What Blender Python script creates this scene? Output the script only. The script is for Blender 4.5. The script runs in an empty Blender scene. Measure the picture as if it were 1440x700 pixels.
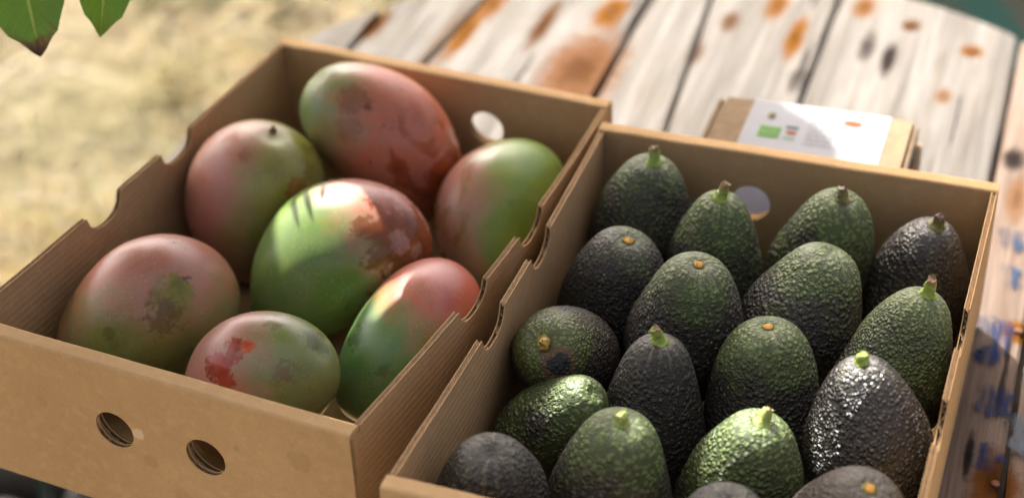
import bpy, bmesh, math, random
import numpy as np
from mathutils import Vector, Matrix, noise
from mathutils.geometry import tessellate_polygon

random.seed(7)
rng = np.random.default_rng(7)
scene = bpy.context.scene
COL = scene.collection

# ------------------------------------------------------------------ camera
cam_data = bpy.data.cameras.new('camera')
cam = bpy.data.objects.new('camera', cam_data)
COL.objects.link(cam)
CAM_POS = Vector((0, 0, 0.7973))
FW = Vector((0, 0.8179, -0.5753))
RT = Vector((0.9991, -0.0248, -0.0352))
UP = Vector((0.0431, 0.5748, 0.8172))
cam.matrix_world = Matrix((
    (RT.x, UP.x, -FW.x, CAM_POS.x),
    (RT.y, UP.y, -FW.y, CAM_POS.y),
    (RT.z, UP.z, -FW.z, CAM_POS.z),
    (0, 0, 0, 1)))
cam_data.sensor_width = 36
cam_data.lens = 58.8
cam_data.clip_start = 0.05
cam_data.clip_end = 500
cam_data.dof.use_dof = True
cam_data.dof.focus_distance = 1.10
cam_data.dof.aperture_fstop = 3.0
cam_data.dof.aperture_blades = 9
scene.camera = cam

# ------------------------------------------------------------------ light
SUN_EL = math.radians(50)
SUN_AZ = Vector((-0.40, 0.917, 0)).normalized()          # horizontal direction towards the sun
SUN_DIR = (SUN_AZ * math.cos(SUN_EL) + Vector((0, 0, math.sin(SUN_EL)))).normalized()
world = bpy.data.worlds.new('World')
scene.world = world
world.use_nodes = True
wt = world.node_tree
sky = wt.nodes.new('ShaderNodeTexSky')
sky.sky_type = 'NISHITA'
sky.sun_disc = False
sky.sun_elevation = SUN_EL
sky.sun_rotation = math.atan2(SUN_AZ.x, SUN_AZ.y)
sky.air_density = 0.15
sky.dust_density = 8.0
sky.ozone_density = 0.0
bg = wt.nodes['Background']
wt.links.new(sky.outputs[0], bg.inputs[0])
bg.inputs[1].default_value = 0.15
sun_data = bpy.data.lights.new('sun', 'SUN')
sun_data.energy = 3.6
sun_data.angle = math.radians(0.53)
sun_data.color = (1.0, 0.975, 0.94)
sun = bpy.data.objects.new('sun', sun_data)
COL.objects.link(sun)
sun.location = SUN_DIR * 20
sun.rotation_euler = SUN_DIR.to_track_quat('Z', 'Y').to_euler()
vs = scene.view_settings
vs.view_transform = 'Standard'
vs.look = 'None'
vs.gamma = 1
vs.use_curve_mapping = False
vs.exposure = 2.42
scene.cycles.use_denoising = True
scene.cycles.max_bounces = 8
scene.cycles.sample_clamp_indirect = 6
scene.cycles.use_adaptive_sampling = False


# ------------------------------------------------------------------ helpers: objects
def link(o, parent=None):
    COL.objects.link(o)
    if parent:
        o.parent = parent
    return o


def empty(name, loc=(0, 0, 0), rz=0.0):
    o = bpy.data.objects.new(name, None)
    o.empty_display_size = 0.02
    o.location = loc
    o.rotation_euler = (0, 0, rz)
    return link(o)


def tag(o, label=None, cat=None, group=None, kind=None):
    if label: o['label'] = label
    if cat: o['category'] = cat
    if group: o['group'] = group
    if kind: o['kind'] = kind
    return o


def mesh_obj(name, verts, faces, mat, parent=None, smooth=False):
    me = bpy.data.meshes.new(name)
    me.from_pydata([tuple(v) for v in verts], [], faces)
    me.update()
    if smooth:
        me.polygons.foreach_set('use_smooth', [True] * len(me.polygons))
    if mat: me.materials.append(mat)
    return link(bpy.data.objects.new(name, me), parent)


def bm_obj(name, bm, mat, parent=None, smooth=False):
    bmesh.ops.recalc_face_normals(bm, faces=bm.faces)
    me = bpy.data.meshes.new(name)
    bm.to_mesh(me)
    bm.free()
    if smooth:
        me.polygons.foreach_set('use_smooth', [True] * len(me.polygons))
    if mat: me.materials.append(mat)
    return link(bpy.data.objects.new(name, me), parent)


class MB:
    """collects vertices and faces of one mesh"""
    def __init__(s):
        s.v, s.f = [], []

    def add(s, verts, faces):
        b = len(s.v)
        s.v += [tuple(v) for v in verts]
        s.f += [tuple(i + b for i in f) for f in faces]

    def box(s, x0, x1, y0, y1, z0, z1):
        s.add([(x0, y0, z0), (x1, y0, z0), (x1, y1, z0), (x0, y1, z0),
               (x0, y0, z1), (x1, y0, z1), (x1, y1, z1), (x0, y1, z1)],
              [(0, 3, 2, 1), (4, 5, 6, 7), (0, 1, 5, 4), (1, 2, 6, 5), (2, 3, 7, 6), (3, 0, 4, 7)])

    def tube(s, pts, radii, seg=10, cap=True):
        pts = [Vector(p) for p in pts]
        rings = []
        up = Vector((0, 0, 1))
        for i, p in enumerate(pts):
            d = (pts[min(i + 1, len(pts) - 1)] - pts[max(i - 1, 0)]).normalized()
            a = d.cross(up if abs(d.z) < 0.95 else Vector((1, 0, 0))).normalized()
            b = d.cross(a)
            rings.append([p + (a * math.cos(2 * math.pi * k / seg) + b * math.sin(2 * math.pi * k / seg)) * radii[i] for k in range(seg)])
        vv = [v for r in rings for v in r]
        ff = []
        for i in range(len(pts) - 1):
            for k in range(seg):
                ff.append((i * seg + k, i * seg + (k + 1) % seg, (i + 1) * seg + (k + 1) % seg, (i + 1) * seg + k))
        if cap:
            ff.append(tuple(range(seg))[::-1])
            ff.append(tuple((len(pts) - 1) * seg + k for k in range(seg)))
        s.add(vv, ff)

    def prism(s, outline, z0, z1):
        n = len(outline)
        s.add([(x, y, z0) for x, y in outline] + [(x, y, z1) for x, y in outline],
              [tuple(range(n))[::-1], tuple(range(n, 2 * n))] + [(i, (i + 1) % n, n + (i + 1) % n, n + i) for i in range(n)])

    def build(s, name, mat, parent=None, smooth=False):
        return mesh_obj(name, s.v, s.f, mat, parent, smooth)


# ------------------------------------------------------------------ helpers: materials
class Graph:
    def __init__(s, name, rough=0.6):
        s.m = bpy.data.materials.new(name)
        s.m.use_nodes = True
        s.t = s.m.node_tree
        s.b = s.t.nodes['Principled BSDF']
        s.b.inputs['Roughness'].default_value = rough
        s.out = s.t.nodes['Material Output']
        s._obj = None

    def node(s, kind, **props):
        n = s.t.nodes.new(kind)
        for k, v in props.items():
            setattr(n, k, v)
        return n

    def put(s, sock, val):
        if isinstance(val, bpy.types.NodeSocket):
            s.t.links.new(val, sock)
        elif val is not None:
            if sock.type == 'RGBA' and len(val) == 3:
                val = (*val, 1)
            sock.default_value = val
        return s

    def coord(s):
        if s._obj is None:
            s._obj = s.node('ShaderNodeTexCoord').outputs['Object']
        return s._obj

    def mapping(s, vec, scale=(1, 1, 1), loc=(0, 0, 0), rot=(0, 0, 0)):
        n = s.node('ShaderNodeMapping')
        s.put(n.inputs['Vector'], vec)
        n.inputs['Scale'].default_value = scale
        n.inputs['Location'].default_value = loc
        n.inputs['Rotation'].default_value = rot
        return n.outputs[0]

    def noise(s, vec, scale=5, detail=4, rough=0.5, dist=0, color=False):
        n = s.node('ShaderNodeTexNoise')
        s.put(n.inputs['Vector'], vec)
        n.inputs['Scale'].default_value = scale
        n.inputs['Detail'].default_value = detail
        n.inputs['Roughness'].default_value = rough
        n.inputs['Distortion'].default_value = dist
        return n.outputs['Color' if color else 'Fac']

    def voronoi(s, vec, scale=5, feature='F1', smooth=None, out='Distance', rand=1.0):
        n = s.node('ShaderNodeTexVoronoi', feature=feature)
        s.put(n.inputs['Vector'], vec)
        n.inputs['Scale'].default_value = scale
        n.inputs['Randomness'].default_value = rand
        if smooth is not None and feature == 'SMOOTH_F1':
            n.inputs['Smoothness'].default_value = smooth
        return n.outputs[out]

    def math(s, op, a, b=None, c=None, clamp=False):
        n = s.node('ShaderNodeMath', operation=op, use_clamp=clamp)
        s.put(n.inputs[0], a)
        if b is not None: s.put(n.inputs[1], b)
        if c is not None: s.put(n.inputs[2], c)
        return n.outputs[0]

    def vmath(s, op, a, b=None):
        n = s.node('ShaderNodeVectorMath', operation=op)
        s.put(n.inputs[0], a)
        if b is not None: s.put(n.inputs[1], b)
        return n.outputs['Value' if op in ('LENGTH', 'DOT_PRODUCT', 'DISTANCE') else 'Vector']

    def ramp(s, fac, lo, hi, a=0.0, b=1.0, smooth=True):
        n = s.node('ShaderNodeMapRange', interpolation_type='SMOOTHSTEP' if smooth else 'LINEAR')
        s.put(n.inputs['Value'], fac)
        n.inputs['From Min'].default_value = lo
        n.inputs['From Max'].default_value = hi
        n.inputs['To Min'].default_value = a
        n.inputs['To Max'].default_value = b
        return n.outputs[0]

    def mix(s, fac, a, b, blend='MIX'):
        n = s.node('ShaderNodeMix', data_type='RGBA', blend_type=blend)
        s.put(n.inputs[0], fac)
        s.put(n.inputs[6], a)
        s.put(n.inputs[7], b)
        return n.outputs[2]

    def bump(s, height, dist, strength=1.0, normal=None):
        n = s.node('ShaderNodeBump')
        n.inputs['Strength'].default_value = strength
        n.inputs['Distance'].default_value = dist
        s.put(n.inputs['Height'], height)
        if normal is not None: s.put(n.inputs['Normal'], normal)
        return n.outputs[0]

    def done(s, color=None, rough=None, normal=None, spec=None):
        s.put(s.b.inputs['Base Color'], color)
        s.put(s.b.inputs['Roughness'], rough)
        if normal is not None: s.put(s.b.inputs['Normal'], normal)
        if spec is not None: s.b.inputs['Specular IOR Level'].default_value = spec
        return s.m


def plain(name, color, rough=0.6, var=0.15, scale=40, spec=0.08, bump=0.0):
    g = Graph(name)
    f = g.noise(g.coord(), scale, 5, 0.6)
    c = g.mix(g.ramp(f, 0.3, 0.7), tuple(x * (1 - var) for x in color), tuple(min(1, x * (1 + var)) for x in color))
    nrm = g.bump(f, bump) if bump else None
    return g.done(c, rough, nrm, spec)


def cardboard(name, stripes=None, stains=(), scuffs=()):
    g = Graph(name)
    co = g.coord()
    big = g.noise(co, 9, 3, 0.5)
    fib = g.noise(g.mapping(co, (1, 1, 1)), 420, 4, 0.7)
    mot = g.noise(co, 110, 4, 0.6)
    c = g.mix(g.ramp(big, 0.3, 0.7), (0.385, 0.246, 0.118), (0.43, 0.280, 0.140))
    c = g.mix(g.ramp(fib, 0.35, 0.75, 0, 0.28), c, (0.27, 0.165, 0.08))
    c = g.mix(g.ramp(mot, 0.45, 0.75, 0, 0.28), c, (0.55, 0.37, 0.20))
    spk = g.voronoi(co, 160)
    c = g.mix(g.ramp(spk, 0.05, 0.11, 0.35, 0.0), c, (0.16, 0.09, 0.04))
    warp = g.vmath('ADD', co, g.vmath('SCALE', g.noise(co, 60, 3, 0.5, color=True)))
    for (x, y, z, r) in stains:
        d = g.vmath('DISTANCE', co, (x, y, z))
        d = g.math('ADD', d, g.math('MULTIPLY', g.math('SUBTRACT', g.noise(co, 70, 3), 0.5), r * 1.1))
        c = g.mix(g.ramp(d, r * 0.75, r, 0.20, 0.0), c, (0.19, 0.115, 0.055))
    for (x, y, z, r) in scuffs:
        d = g.vmath('DISTANCE', co, (x, y, z))
        d = g.math('ADD', d, g.math('MULTIPLY', g.math('SUBTRACT', g.noise(co, 120, 3), 0.5), r * 1.6))
        c = g.mix(g.ramp(d, r * 0.6, r, 0.6, 0.0), c, (0.62, 0.48, 0.33))
    h = g.math('MULTIPLY', fib, 0.25)
    if stripes:
        w = g.node('ShaderNodeTexWave', wave_type='BANDS', bands_direction='Z', wave_profile='SIN')
        g.put(w.inputs['Vector'], co)
        w.inputs['Scale'].default_value = stripes
        w.inputs['Distortion'].default_value = 0.25
        w.inputs['Detail Scale'].default_value = 3
        h = g.math('ADD', h, g.math('MULTIPLY', w.outputs['Fac'], 0.35))
        c = g.mix(g.ramp(w.outputs['Fac'], 0.2, 1.0, 0.07, 0.0), c, (0.26, 0.155, 0.075))
    return g.done(c, 0.85, g.bump(h, 0.0006, 0.8), 0.06)


# ------------------------------------------------------------------ ground
GZ = -0.70


def ground_material():
    g = Graph('dry_earth', 0.95)
    co = g.coord()
    a = g.noise(co, 3.0, 5, 0.6)
    b = g.noise(co, 26, 5, 0.7)
    c = g.mix(g.ramp(a, 0.35, 0.65), (0.14, 0.112, 0.064), (0.19, 0.155, 0.09))
    c = g.mix(g.ramp(b, 0.4, 0.7, 0, 0.6), c, (0.22, 0.185, 0.115))
    c = g.mix(g.ramp(g.noise(co, 1.7, 3), 0.5, 0.7, 0, 0.5), c, (0.09, 0.093, 0.034))
    return g.done(c, 0.95, g.bump(b, 0.03), 0.1)


gv, gf = [], []
N = 60
xs = np.concatenate([np.linspace(-300, -6, 12), np.linspace(-5, 5, 41), np.linspace(6, 300, 12)])
ys = np.concatenate([np.linspace(-300, -4, 10), np.linspace(-3, 9, 49), np.linspace(10, 300, 12)])
for y in ys:
    for x in xs:
        near = abs(x) < 6 and -4 < y < 10
        gv.append((x, y, GZ + (0.02 * (noise.noise((x * 1.3, y * 1.3, 0))) if near else 0) - (0.02 if near else 0)))
nx = len(xs)
for j in range(len(ys) - 1):
    for i in range(nx - 1):
        k = j * nx + i
        gf.append((k, k + 1, k + nx + 1, k + nx))
tag(mesh_obj('ground', gv, gf, ground_material(), None, True), kind='structure')


def straw_field():
    n = 70000
    x = rng.uniform(-2.6, 2.2, n)
    y = rng.uniform(1.3, 5.2, n)
    clump = np.array([noise.noise((a * 3.2 + b, b * 6.0, 3.0)) for a, b in zip(x, y)])
    az = rng.normal(0.5, 0.75, n) + math.pi * rng.integers(0, 2, n) + 0.8 * clump
    lay = rng.uniform(0.0, 1.0, n) ** 2.2 * 0.8          # rise angle: mostly lying flat
    ln = rng.uniform(0.06, 0.30, n) * (1 + 0.3 * clump)
    wd = rng.uniform(0.0012, 0.0036, n)
    z0 = GZ - 0.02 + rng.uniform(0, 0.06, n)
    tuft = np.arange(n) > n * 0.62
    tc = np.c_[rng.uniform(-2.6, 2.2, 260), rng.uniform(1.5, 5.2, 260)]
    ti = rng.integers(0, 260, n)
    x = np.where(tuft, tc[ti, 0] + rng.normal(0, 0.030, n), x)
    y = np.where(tuft, tc[ti, 1] + rng.normal(0, 0.030, n), y)
    lay = np.where(tuft, rng.uniform(0.5, 1.45, n), lay)
    az = np.where(tuft, rng.uniform(0, 6.283, n), az)
    ln = np.where(tuft, rng.uniform(0.08, 0.26, n), ln)
    dx, dy = np.cos(az), np.sin(az)
    V = np.zeros((n, 6, 3))
    for k, t in enumerate((0.0, 0.55, 1.0)):
        rise = lay * (1 - 0.45 * t)
        px = x + dx * ln * t * np.cos(rise)
        py = y + dy * ln * t * np.cos(rise)
        pz = z0 + ln * t * np.sin(rise)
        w = wd * (1 - 0.8 * t)
        V[:, 2 * k] = np.c_[px - dy * w, py + dx * w, pz]
        V[:, 2 * k + 1] = np.c_[px + dy * w, py - dx * w, pz + w * 0.3]
    F = []
    for i in range(n):
        b = 6 * i
        F += [(b, b + 1, b + 3, b + 2), (b + 2, b + 3, b + 5, b + 4)]
    me = bpy.data.meshes.new('dry_grass')
    me.from_pydata(V.reshape(-1, 3).tolist(), [], F)
    pal = np.array([(0.50, 0.40, 0.215), (0.58, 0.48, 0.29), (0.45, 0.335, 0.17), (0.42, 0.37, 0.17), (0.72, 0.64, 0.48), (0.33, 0.32, 0.13)])
    pick = rng.choice(len(pal), n, p=[0.27, 0.23, 0.18, 0.10, 0.15, 0.07])
    col = pal[pick] * rng.uniform(0.18, 0.44, (n, 1)) * (1 + 0.5 * clump[:, None])
    big = np.clip(np.array([noise.noise((a * 1.5 + 9, b * 2.2, 7.0)) for a, b in zip(x, y)]) * 2.2 + 0.10, 0, 0.6)[:, None]
    col = col * (1 - big) + np.array([[0.092, 0.086, 0.038]]) * big
    col = col * np.array([[1.05, 1.05, 1.10]])
    tint = np.array([(1.05, 1.0, 0.85), (0.75, 0.80, 0.45), (1.5, 1.45, 1.35), (0.85, 0.72, 0.5)])[np.arange(260) % 4]
    col = np.where(tuft[:, None], col * tint[ti] * 1.15, col)
    at = me.color_attributes.new('tint', 'FLOAT_COLOR', 'POINT')
    at.data.foreach_set('color', np.c_[np.repeat(col, 6, axis=0), np.ones(6 * n)].ravel())
    g = Graph('straw', 0.7)
    a = g.node('ShaderNodeAttribute', attribute_name='tint')
    me.materials.append(g.done(a.outputs['Color'], 0.8, None, 0.06))
    tag(link(bpy.data.objects.new('dry_grass', me)), 'pale dry straw and grass littering the sunny ground', 'grass', kind='stuff')


straw_field()

# ------------------------------------------------------------------ cable reel table
TC = Vector((0.13, 1.195, 0))
TR = 0.465
GD = Vector((0.342, 0.94))                  # grain direction
GN = Vector((0.94, -0.342))                 # across the planks


def wood_material(name, seed, tone, knots):
    g = Graph(name, 0.75)
    co = g.coord()
    ang = math.atan2(GD.y, GD.x)
    vec = g.mapping(co, (1, 1, 1), (seed * 1.7, seed * 0.9, 0), (0, 0, -ang))
    st = g.mapping(vec, (1.5, 22, 22))
    fine = g.noise(g.mapping(vec, (5, 170, 170)), 1.0, 5, 0.65)
    grain = g.noise(st, 1.6, 6, 0.62, 0.9)
    patch = g.noise(vec, 7, 4, 0.55)
    wv = g.node('ShaderNodeTexWave', wave_type='BANDS', bands_direction='Y', wave_profile='SAW')
    g.put(wv.inputs['Vector'], g.mapping(vec, (0.25, 1.0, 1.0)))
    wv.inputs['Scale'].default_value = 9
    wv.inputs['Distortion'].default_value = 5
    wv.inputs['Detail'].default_value = 3
    wv.inputs['Detail Scale'].default_value = 1.6
    base = tuple(tone)
    c = g.mix(g.ramp(grain, 0.3, 0.72), tuple(x * 0.62 for x in base), tuple(min(0.85, x * 1.18) for x in base))
    c = g.mix(g.ramp(patch, 0.50, 0.70, 0, 0.55), c, (base[0] * 0.78, base[1] * 0.72, base[2] * 0.64))
    c = g.mix(g.ramp(wv.outputs['Fac'], 0.70, 1.0, 0, 0.30), c, (base[0] * 0.66, base[1] * 0.57, base[2] * 0.48))
    c = g.mix(g.ramp(fine, 0.48, 0.70, 0, 0.60), c, (base[0] * 0.48, base[1] * 0.42, base[2] * 0.37))
    crack = g.noise(g.mapping(vec, (3.0, 75, 75)), 1.0, 4, 0.55, 0.5)
    cr = g.ramp(crack, 0.655, 0.70)
    hair = g.noise(g.mapping(vec, (9, 430, 430)), 1.0, 4, 0.7)
    c = g.mix(g.ramp(hair, 0.50, 0.68, 0, 0.45), c, (base[0] * 0.42, base[1] * 0.36, base[2] * 0.32))
    c = g.mix(g.ramp(hair, 0.30, 0.45, 0.35, 0.0), c, tuple(x * 1.35 for x in base))
    c = g.mix(g.math('MULTIPLY', cr, 0.85), c, (0.012, 0.009, 0.007))
    wob = g.noise(co, 75, 5, 0.65)
    for (kx, ky, rx, ry, kc, amt) in knots:
        amt = min(1.0, amt * 1.15)
        d = g.mapping(g.vmath('SUBTRACT', co, (kx, ky, 0)), (1 / rx, 1 / ry, 0), (0, 0, 0), (0, 0, 0))
        # rotate first, then stretch along the grain
        n = d.node
        n.vector_type = 'POINT'
        r0 = g.mapping(g.vmath('SUBTRACT', co, (kx, ky, 0)), (1, 1, 0), (0, 0, 0), (0, 0, -ang))
        n2 = g.mapping(r0, (0.8 / rx, 0.85 / ry, 0))
        ln = g.vmath('LENGTH', n2)
        ln = g.math('ADD', ln, g.math('MULTIPLY', g.math('SUBTRACT', wob, 0.5), 1.0))
        c = g.mix(g.ramp(ln, 0.55, 1.30, amt, 0.0), c, kc)
        c = g.mix(g.ramp(ln, 0.10, 0.60, amt * 0.8, 0.0), c, tuple(x * 0.40 for x in kc))
        g.t.nodes.remove(n)
    h = g.math('SUBTRACT', g.math('ADD', g.math('MULTIPLY', fine, 0.5), g.math('MULTIPLY', grain, 0.6)), g.math('MULTIPLY', cr, 1.2))
    return g.done(c, 0.9, g.bump(h, 0.0016, 0.9), 0.02)


table = empty('cable_reel_table', (TC.x, TC.y, GZ))
tag(table, 'round weathered wooden cable reel used as a table under the fruit boxes', 'table')
OR_, BR_, DK_, RU_, PK_ = (0.078, 0.030, 0.0035), (0.042, 0.016, 0.0025), (0.016, 0.012, 0.010), (0.068, 0.025, 0.0050), (0.082, 0.042, 0.018)
KN = {
    2: [(-0.2606, 0.3526, .030, .010, BR_, .9), (-0.19, 0.30, .075, .012, PK_, .35), (-0.1382, 0.3877, .035, .012, OR_, .8)],
    3: [(-0.1689, 0.3207, .042, .0085, OR_, .9), (-0.0882, 0.3334, .045, .0075, BR_, .8)],
    4: [(-0.0177, 0.3537, .032, .014, OR_, .95), (-0.0562, 0.2338, .07, .035, RU_, .75), (0.06, 0.26, .02, .007, BR_, .5)],
    5: [(0.1017, 0.3236, .018, .008, BR_, .7), (0.1553, 0.3567, .03, .010, OR_, .8), (0.1621, 0.2858, .038, .008, OR_, .85),
        (0.15, 0.20, .02, .008, DK_, .5)],
    6: [(0.2424, 0.3436, .022, .010, OR_, .75), (0.2812, 0.3008, .011, .008, BR_, .9), (0.2288, 0.2604, .026, .007, DK_, .6),
        (0.2441, 0.2328, .030, .006, DK_, .9), (0.3278, 0.2412, .011, .010, OR_, .9), (0.28, 0.1591, .012, .007, OR_, .6),
        (0.2525, -0.1985, .012, .010, OR_, .9), (0.192, -0.3635, .030, .016, RU_, .85), (0.1808, -0.3342, .022, .0028, DK_, .9)],
    7: [(0.3146, 0.0434, .016, .008, DK_, .9), (0.30, -0.02, .03, .008, OR_, .5)],
}
# plank boundaries: (offset across the grain at the far rim, at the near rim)
nc = GN.dot(TC.xy)
BND = [(-.74, -.74), (-.655, -.66), (-.555, -.62), (-.394, -.39), (-.333, -.275), (-.204, -.204), (-.0195, -.022), (.030, .022), (.20, .20)]
BND = [(a - nc, b - nc) for a, b in BND]


def bound_at(i, t):                         # t runs along the grain, far rim = +0.4, near = -0.4
    a, b = BND[i]
    k = (0.4 - t) / 0.8
    return a + (b - a) * k


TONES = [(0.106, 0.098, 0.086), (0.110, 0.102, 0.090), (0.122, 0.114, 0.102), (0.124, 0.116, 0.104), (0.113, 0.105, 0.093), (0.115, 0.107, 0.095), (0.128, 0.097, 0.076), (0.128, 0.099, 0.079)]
planks = []
for i in range(8):
    gap = 0.0026
    left, right = [], []
    for t in np.linspace(-TR, TR, 121):
        half = math.sqrt(max(TR * TR - t * t, 0))
        o0 = max(bound_at(i, t) + gap + 0.0012 * noise.noise((t * 14, i * 3.1, 0)), -half)
        o1 = min(bound_at(i + 1, t) - gap + 0.0012 * noise.noise((t * 14, i * 3.1 + 7, 0)), half)
        if o1 - o0 > 0.003:
            left.append((t, o0))
            right.append((t, o1))
    if len(left) < 3:
        continue
    out = left + right[::-1]
    pts = [(GD.x * t + GN.x * o, GD.y * t + GN.y * o) for t, o in out]
    bm = bmesh.new()
    zt = -GZ + [0, -0.001, 0.0, -0.002, -0.0008, -0.0015, -0.001, -0.003][i]
    top = [bm.verts.new((x, y, zt)) for x, y in pts]
    bot = [bm.verts.new((x, y, zt - 0.03)) for x, y in pts]
    n = len(pts)
    for k in range(len(left) - 1):
        bm.faces.new((top[k], top[k + 1], top[n - 2 - k], top[n - 1 - k]))
        bm.faces.new((bot[k], bot[n - 1 - k], bot[n - 2 - k], bot[k + 1]))
    for k in range(n):
        bm.faces.new((top[k], bot[k], bot[(k + 1) % n], top[(k + 1) % n]))
    bmesh.ops.recalc_face_normals(bm, faces=bm.faces)
    rim = [e for e in bm.edges if e.is_manifold and e.calc_face_angle(0) > 0.8 and all(abs(v.co.z - zt) < 1e-5 for v in e.verts)]
    bmesh.ops.bevel(bm, geom=rim, offset=0.0018, segments=2, affect='EDGES')
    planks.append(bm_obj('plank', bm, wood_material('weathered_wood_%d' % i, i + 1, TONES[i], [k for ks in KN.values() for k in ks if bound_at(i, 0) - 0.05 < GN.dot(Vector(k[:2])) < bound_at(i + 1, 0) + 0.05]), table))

wood_plain = plain('old_wood', (0.30, 0.24, 0.18), 0.8, 0.25, 25)
mb = MB()
outer = [(math.cos(2 * math.pi * k / 48), math.sin(2 * math.pi * k / 48)) for k in range(48)]
mb.prism([(x * TR, y * TR) for x, y in outer], 0.03, 0.06)
mb.build('lower_flange', wood_plain, table)
mb = MB()
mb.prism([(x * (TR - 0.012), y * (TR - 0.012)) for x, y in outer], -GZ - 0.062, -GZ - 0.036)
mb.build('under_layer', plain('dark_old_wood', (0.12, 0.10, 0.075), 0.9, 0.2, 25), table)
for k in range(20):
    a = 2 * math.pi * k / 20
    ca, sa = math.cos(a), math.sin(a)
    w = 0.19 * math.tan(math.pi / 20) * 0.97
    o = [(ca * r - sa * s, sa * r + ca * s) for r, s in ((0.19, -w), (0.21, -w), (0.21, w), (0.19, w))]
    mb = MB()
    mb.prism(o, 0.06, -GZ - 0.062)
    mb.build('stave', wood_plain, table)

# rusted nails driven into the top
rust = plain('rusty_iron', (0.10, 0.045, 0.025), 0.8, 0.4, 300)
for (x, y) in [(0.192, -0.3635), (0.2525, -0.1985), (0.3278, 0.2412), (0.2812, 0.3008), (-0.0177, 0.3537), (0.16, -0.385)]:
    mb = MB()
    mb.tube([(x, y, -GZ - 0.004), (x, y, -GZ + 0.0007), (x, y, -GZ + 0.0011)], [0.0032, 0.0032, 0.0022], 10)
    mb.build('nail', rust, table)


def paint_material(name, color, lo=0.42, hi=0.56):
    g = Graph(name, 0.6)
    co = g.coord()
    ang = math.atan2(GD.y, GD.x)
    v = g.mapping(co, (1, 1, 1), (0, 0, 0), (0, 0, -ang))
    ed = g.node('ShaderNodeAttribute', attribute_name='edge')
    gr_ = g.noise(g.mapping(v, (14, 170, 1)), 1, 6, 0.75)
    blot = g.noise(co, 95, 6, 0.72)
    core = g.math('SUBTRACT', 1.05, g.math('MULTIPLY', ed.outputs['Fac'], 1.1))
    core = g.math('ADD', core, g.math('MULTIPLY', g.math('SUBTRACT', blot, 0.5), 3.0))
    m = g.math('MULTIPLY', g.ramp(core, 0.15, 0.65), g.ramp(gr_, lo, hi, 0.10, 1.0))
    g.put(g.b.inputs['Alpha'], g.math('MULTIPLY', m, 0.78))
    c = g.mix(g.noise(co, 90, 3), tuple(x * 0.7 for x in color), tuple(x * 1.3 for x in color))
    return g.done(c, 0.8, None, 0.05)


blue_paint = paint_material('faded_blue_paint', (0.003, 0.018, 0.065), 0.36, 0.60)
pale_blue = paint_material('pale_blue_paint', (0.010, 0.030, 0.065), 0.42, 0.66)
grey_paint = paint_material('grey_blue_paint', (0.085, 0.10, 0.115), 0.25, 0.5)


def stroke(pts, width, mat, lift=0.0009):
    pts = [Vector((*p, 0)) for p in pts]
    fine = []
    for i in range(len(pts) - 1):
        for k in range(8):
            fine.append(pts[i].lerp(pts[i + 1], k / 8))
    fine.append(pts[-1])
    z = -GZ + lift
    vv, ee = [], []
    n = len(fine)
    for i, p in enumerate(fine):
        d = (fine[min(i + 2, n - 1)] - fine[max(i - 2, 0)]).normalized()
        sd = Vector((-d.y, d.x, 0))
        t = i / (n - 1)
        w = width * (1.6 + 0.5 * noise.noise((p.x * 60, p.y * 60, 1)))
        for u in (-1, -0.5, 0, 0.5, 1):
            q = p + sd * w * u
            vv.append((q.x, q.y, z))
            ee.append(math.hypot(u, 1 - min(1, 3.5 * min(t, 1 - t))))
    ff = [(5 * i + j, 5 * i + j + 1, 5 * i + j + 6, 5 * i + j + 5) for i in range(n - 1) for j in range(4)]
    o = mesh_obj('paint_mark', vv, ff, mat, table)
    o.data.attributes.new('edge', 'FLOAT', 'POINT').data.foreach_set('value', ee)
    return o


stroke([(0.2067, -0.2256), (0.2188, -0.2306), (0.2298, -0.2186), (0.2408, -0.1933), (0.2358, -0.170)], 0.0075, blue_paint)
stroke([(0.222, -0.205), (0.236, -0.178)], 0.006, pale_blue, 0.0013)
stroke([(0.2166, -0.2594), (0.213, -0.2792), (0.2036, -0.2996)], 0.012, blue_paint)
stroke([(0.1992, -0.3206), (0.194, -0.338), (0.1855, -0.3547)], 0.0085, blue_paint)
stroke([(0.2803, -0.100), (0.2799, -0.060)], 0.010, pale_blue)
stroke([(0.262, -0.150), (0.268, -0.125), (0.262, -0.11)], 0.007, pale_blue)
stroke([(0.2319, -0.2895), (0.218, -0.3434)], 0.009, grey_paint)

# ------------------------------------------------------------------ fruit boxes
BW, BL, BH = 0.30, 0.430, 0.1286
BT = 0.004                                   # board thickness
LN = 0.0007                                  # liner thickness
card_side = cardboard('kraft_board_side', stripes=58)
card_plain = cardboard('kraft_board')
card_core = plain('kraft_fluting', (0.34, 0.225, 0.125), 0.85, 0.2, 200, 0.2)


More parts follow.
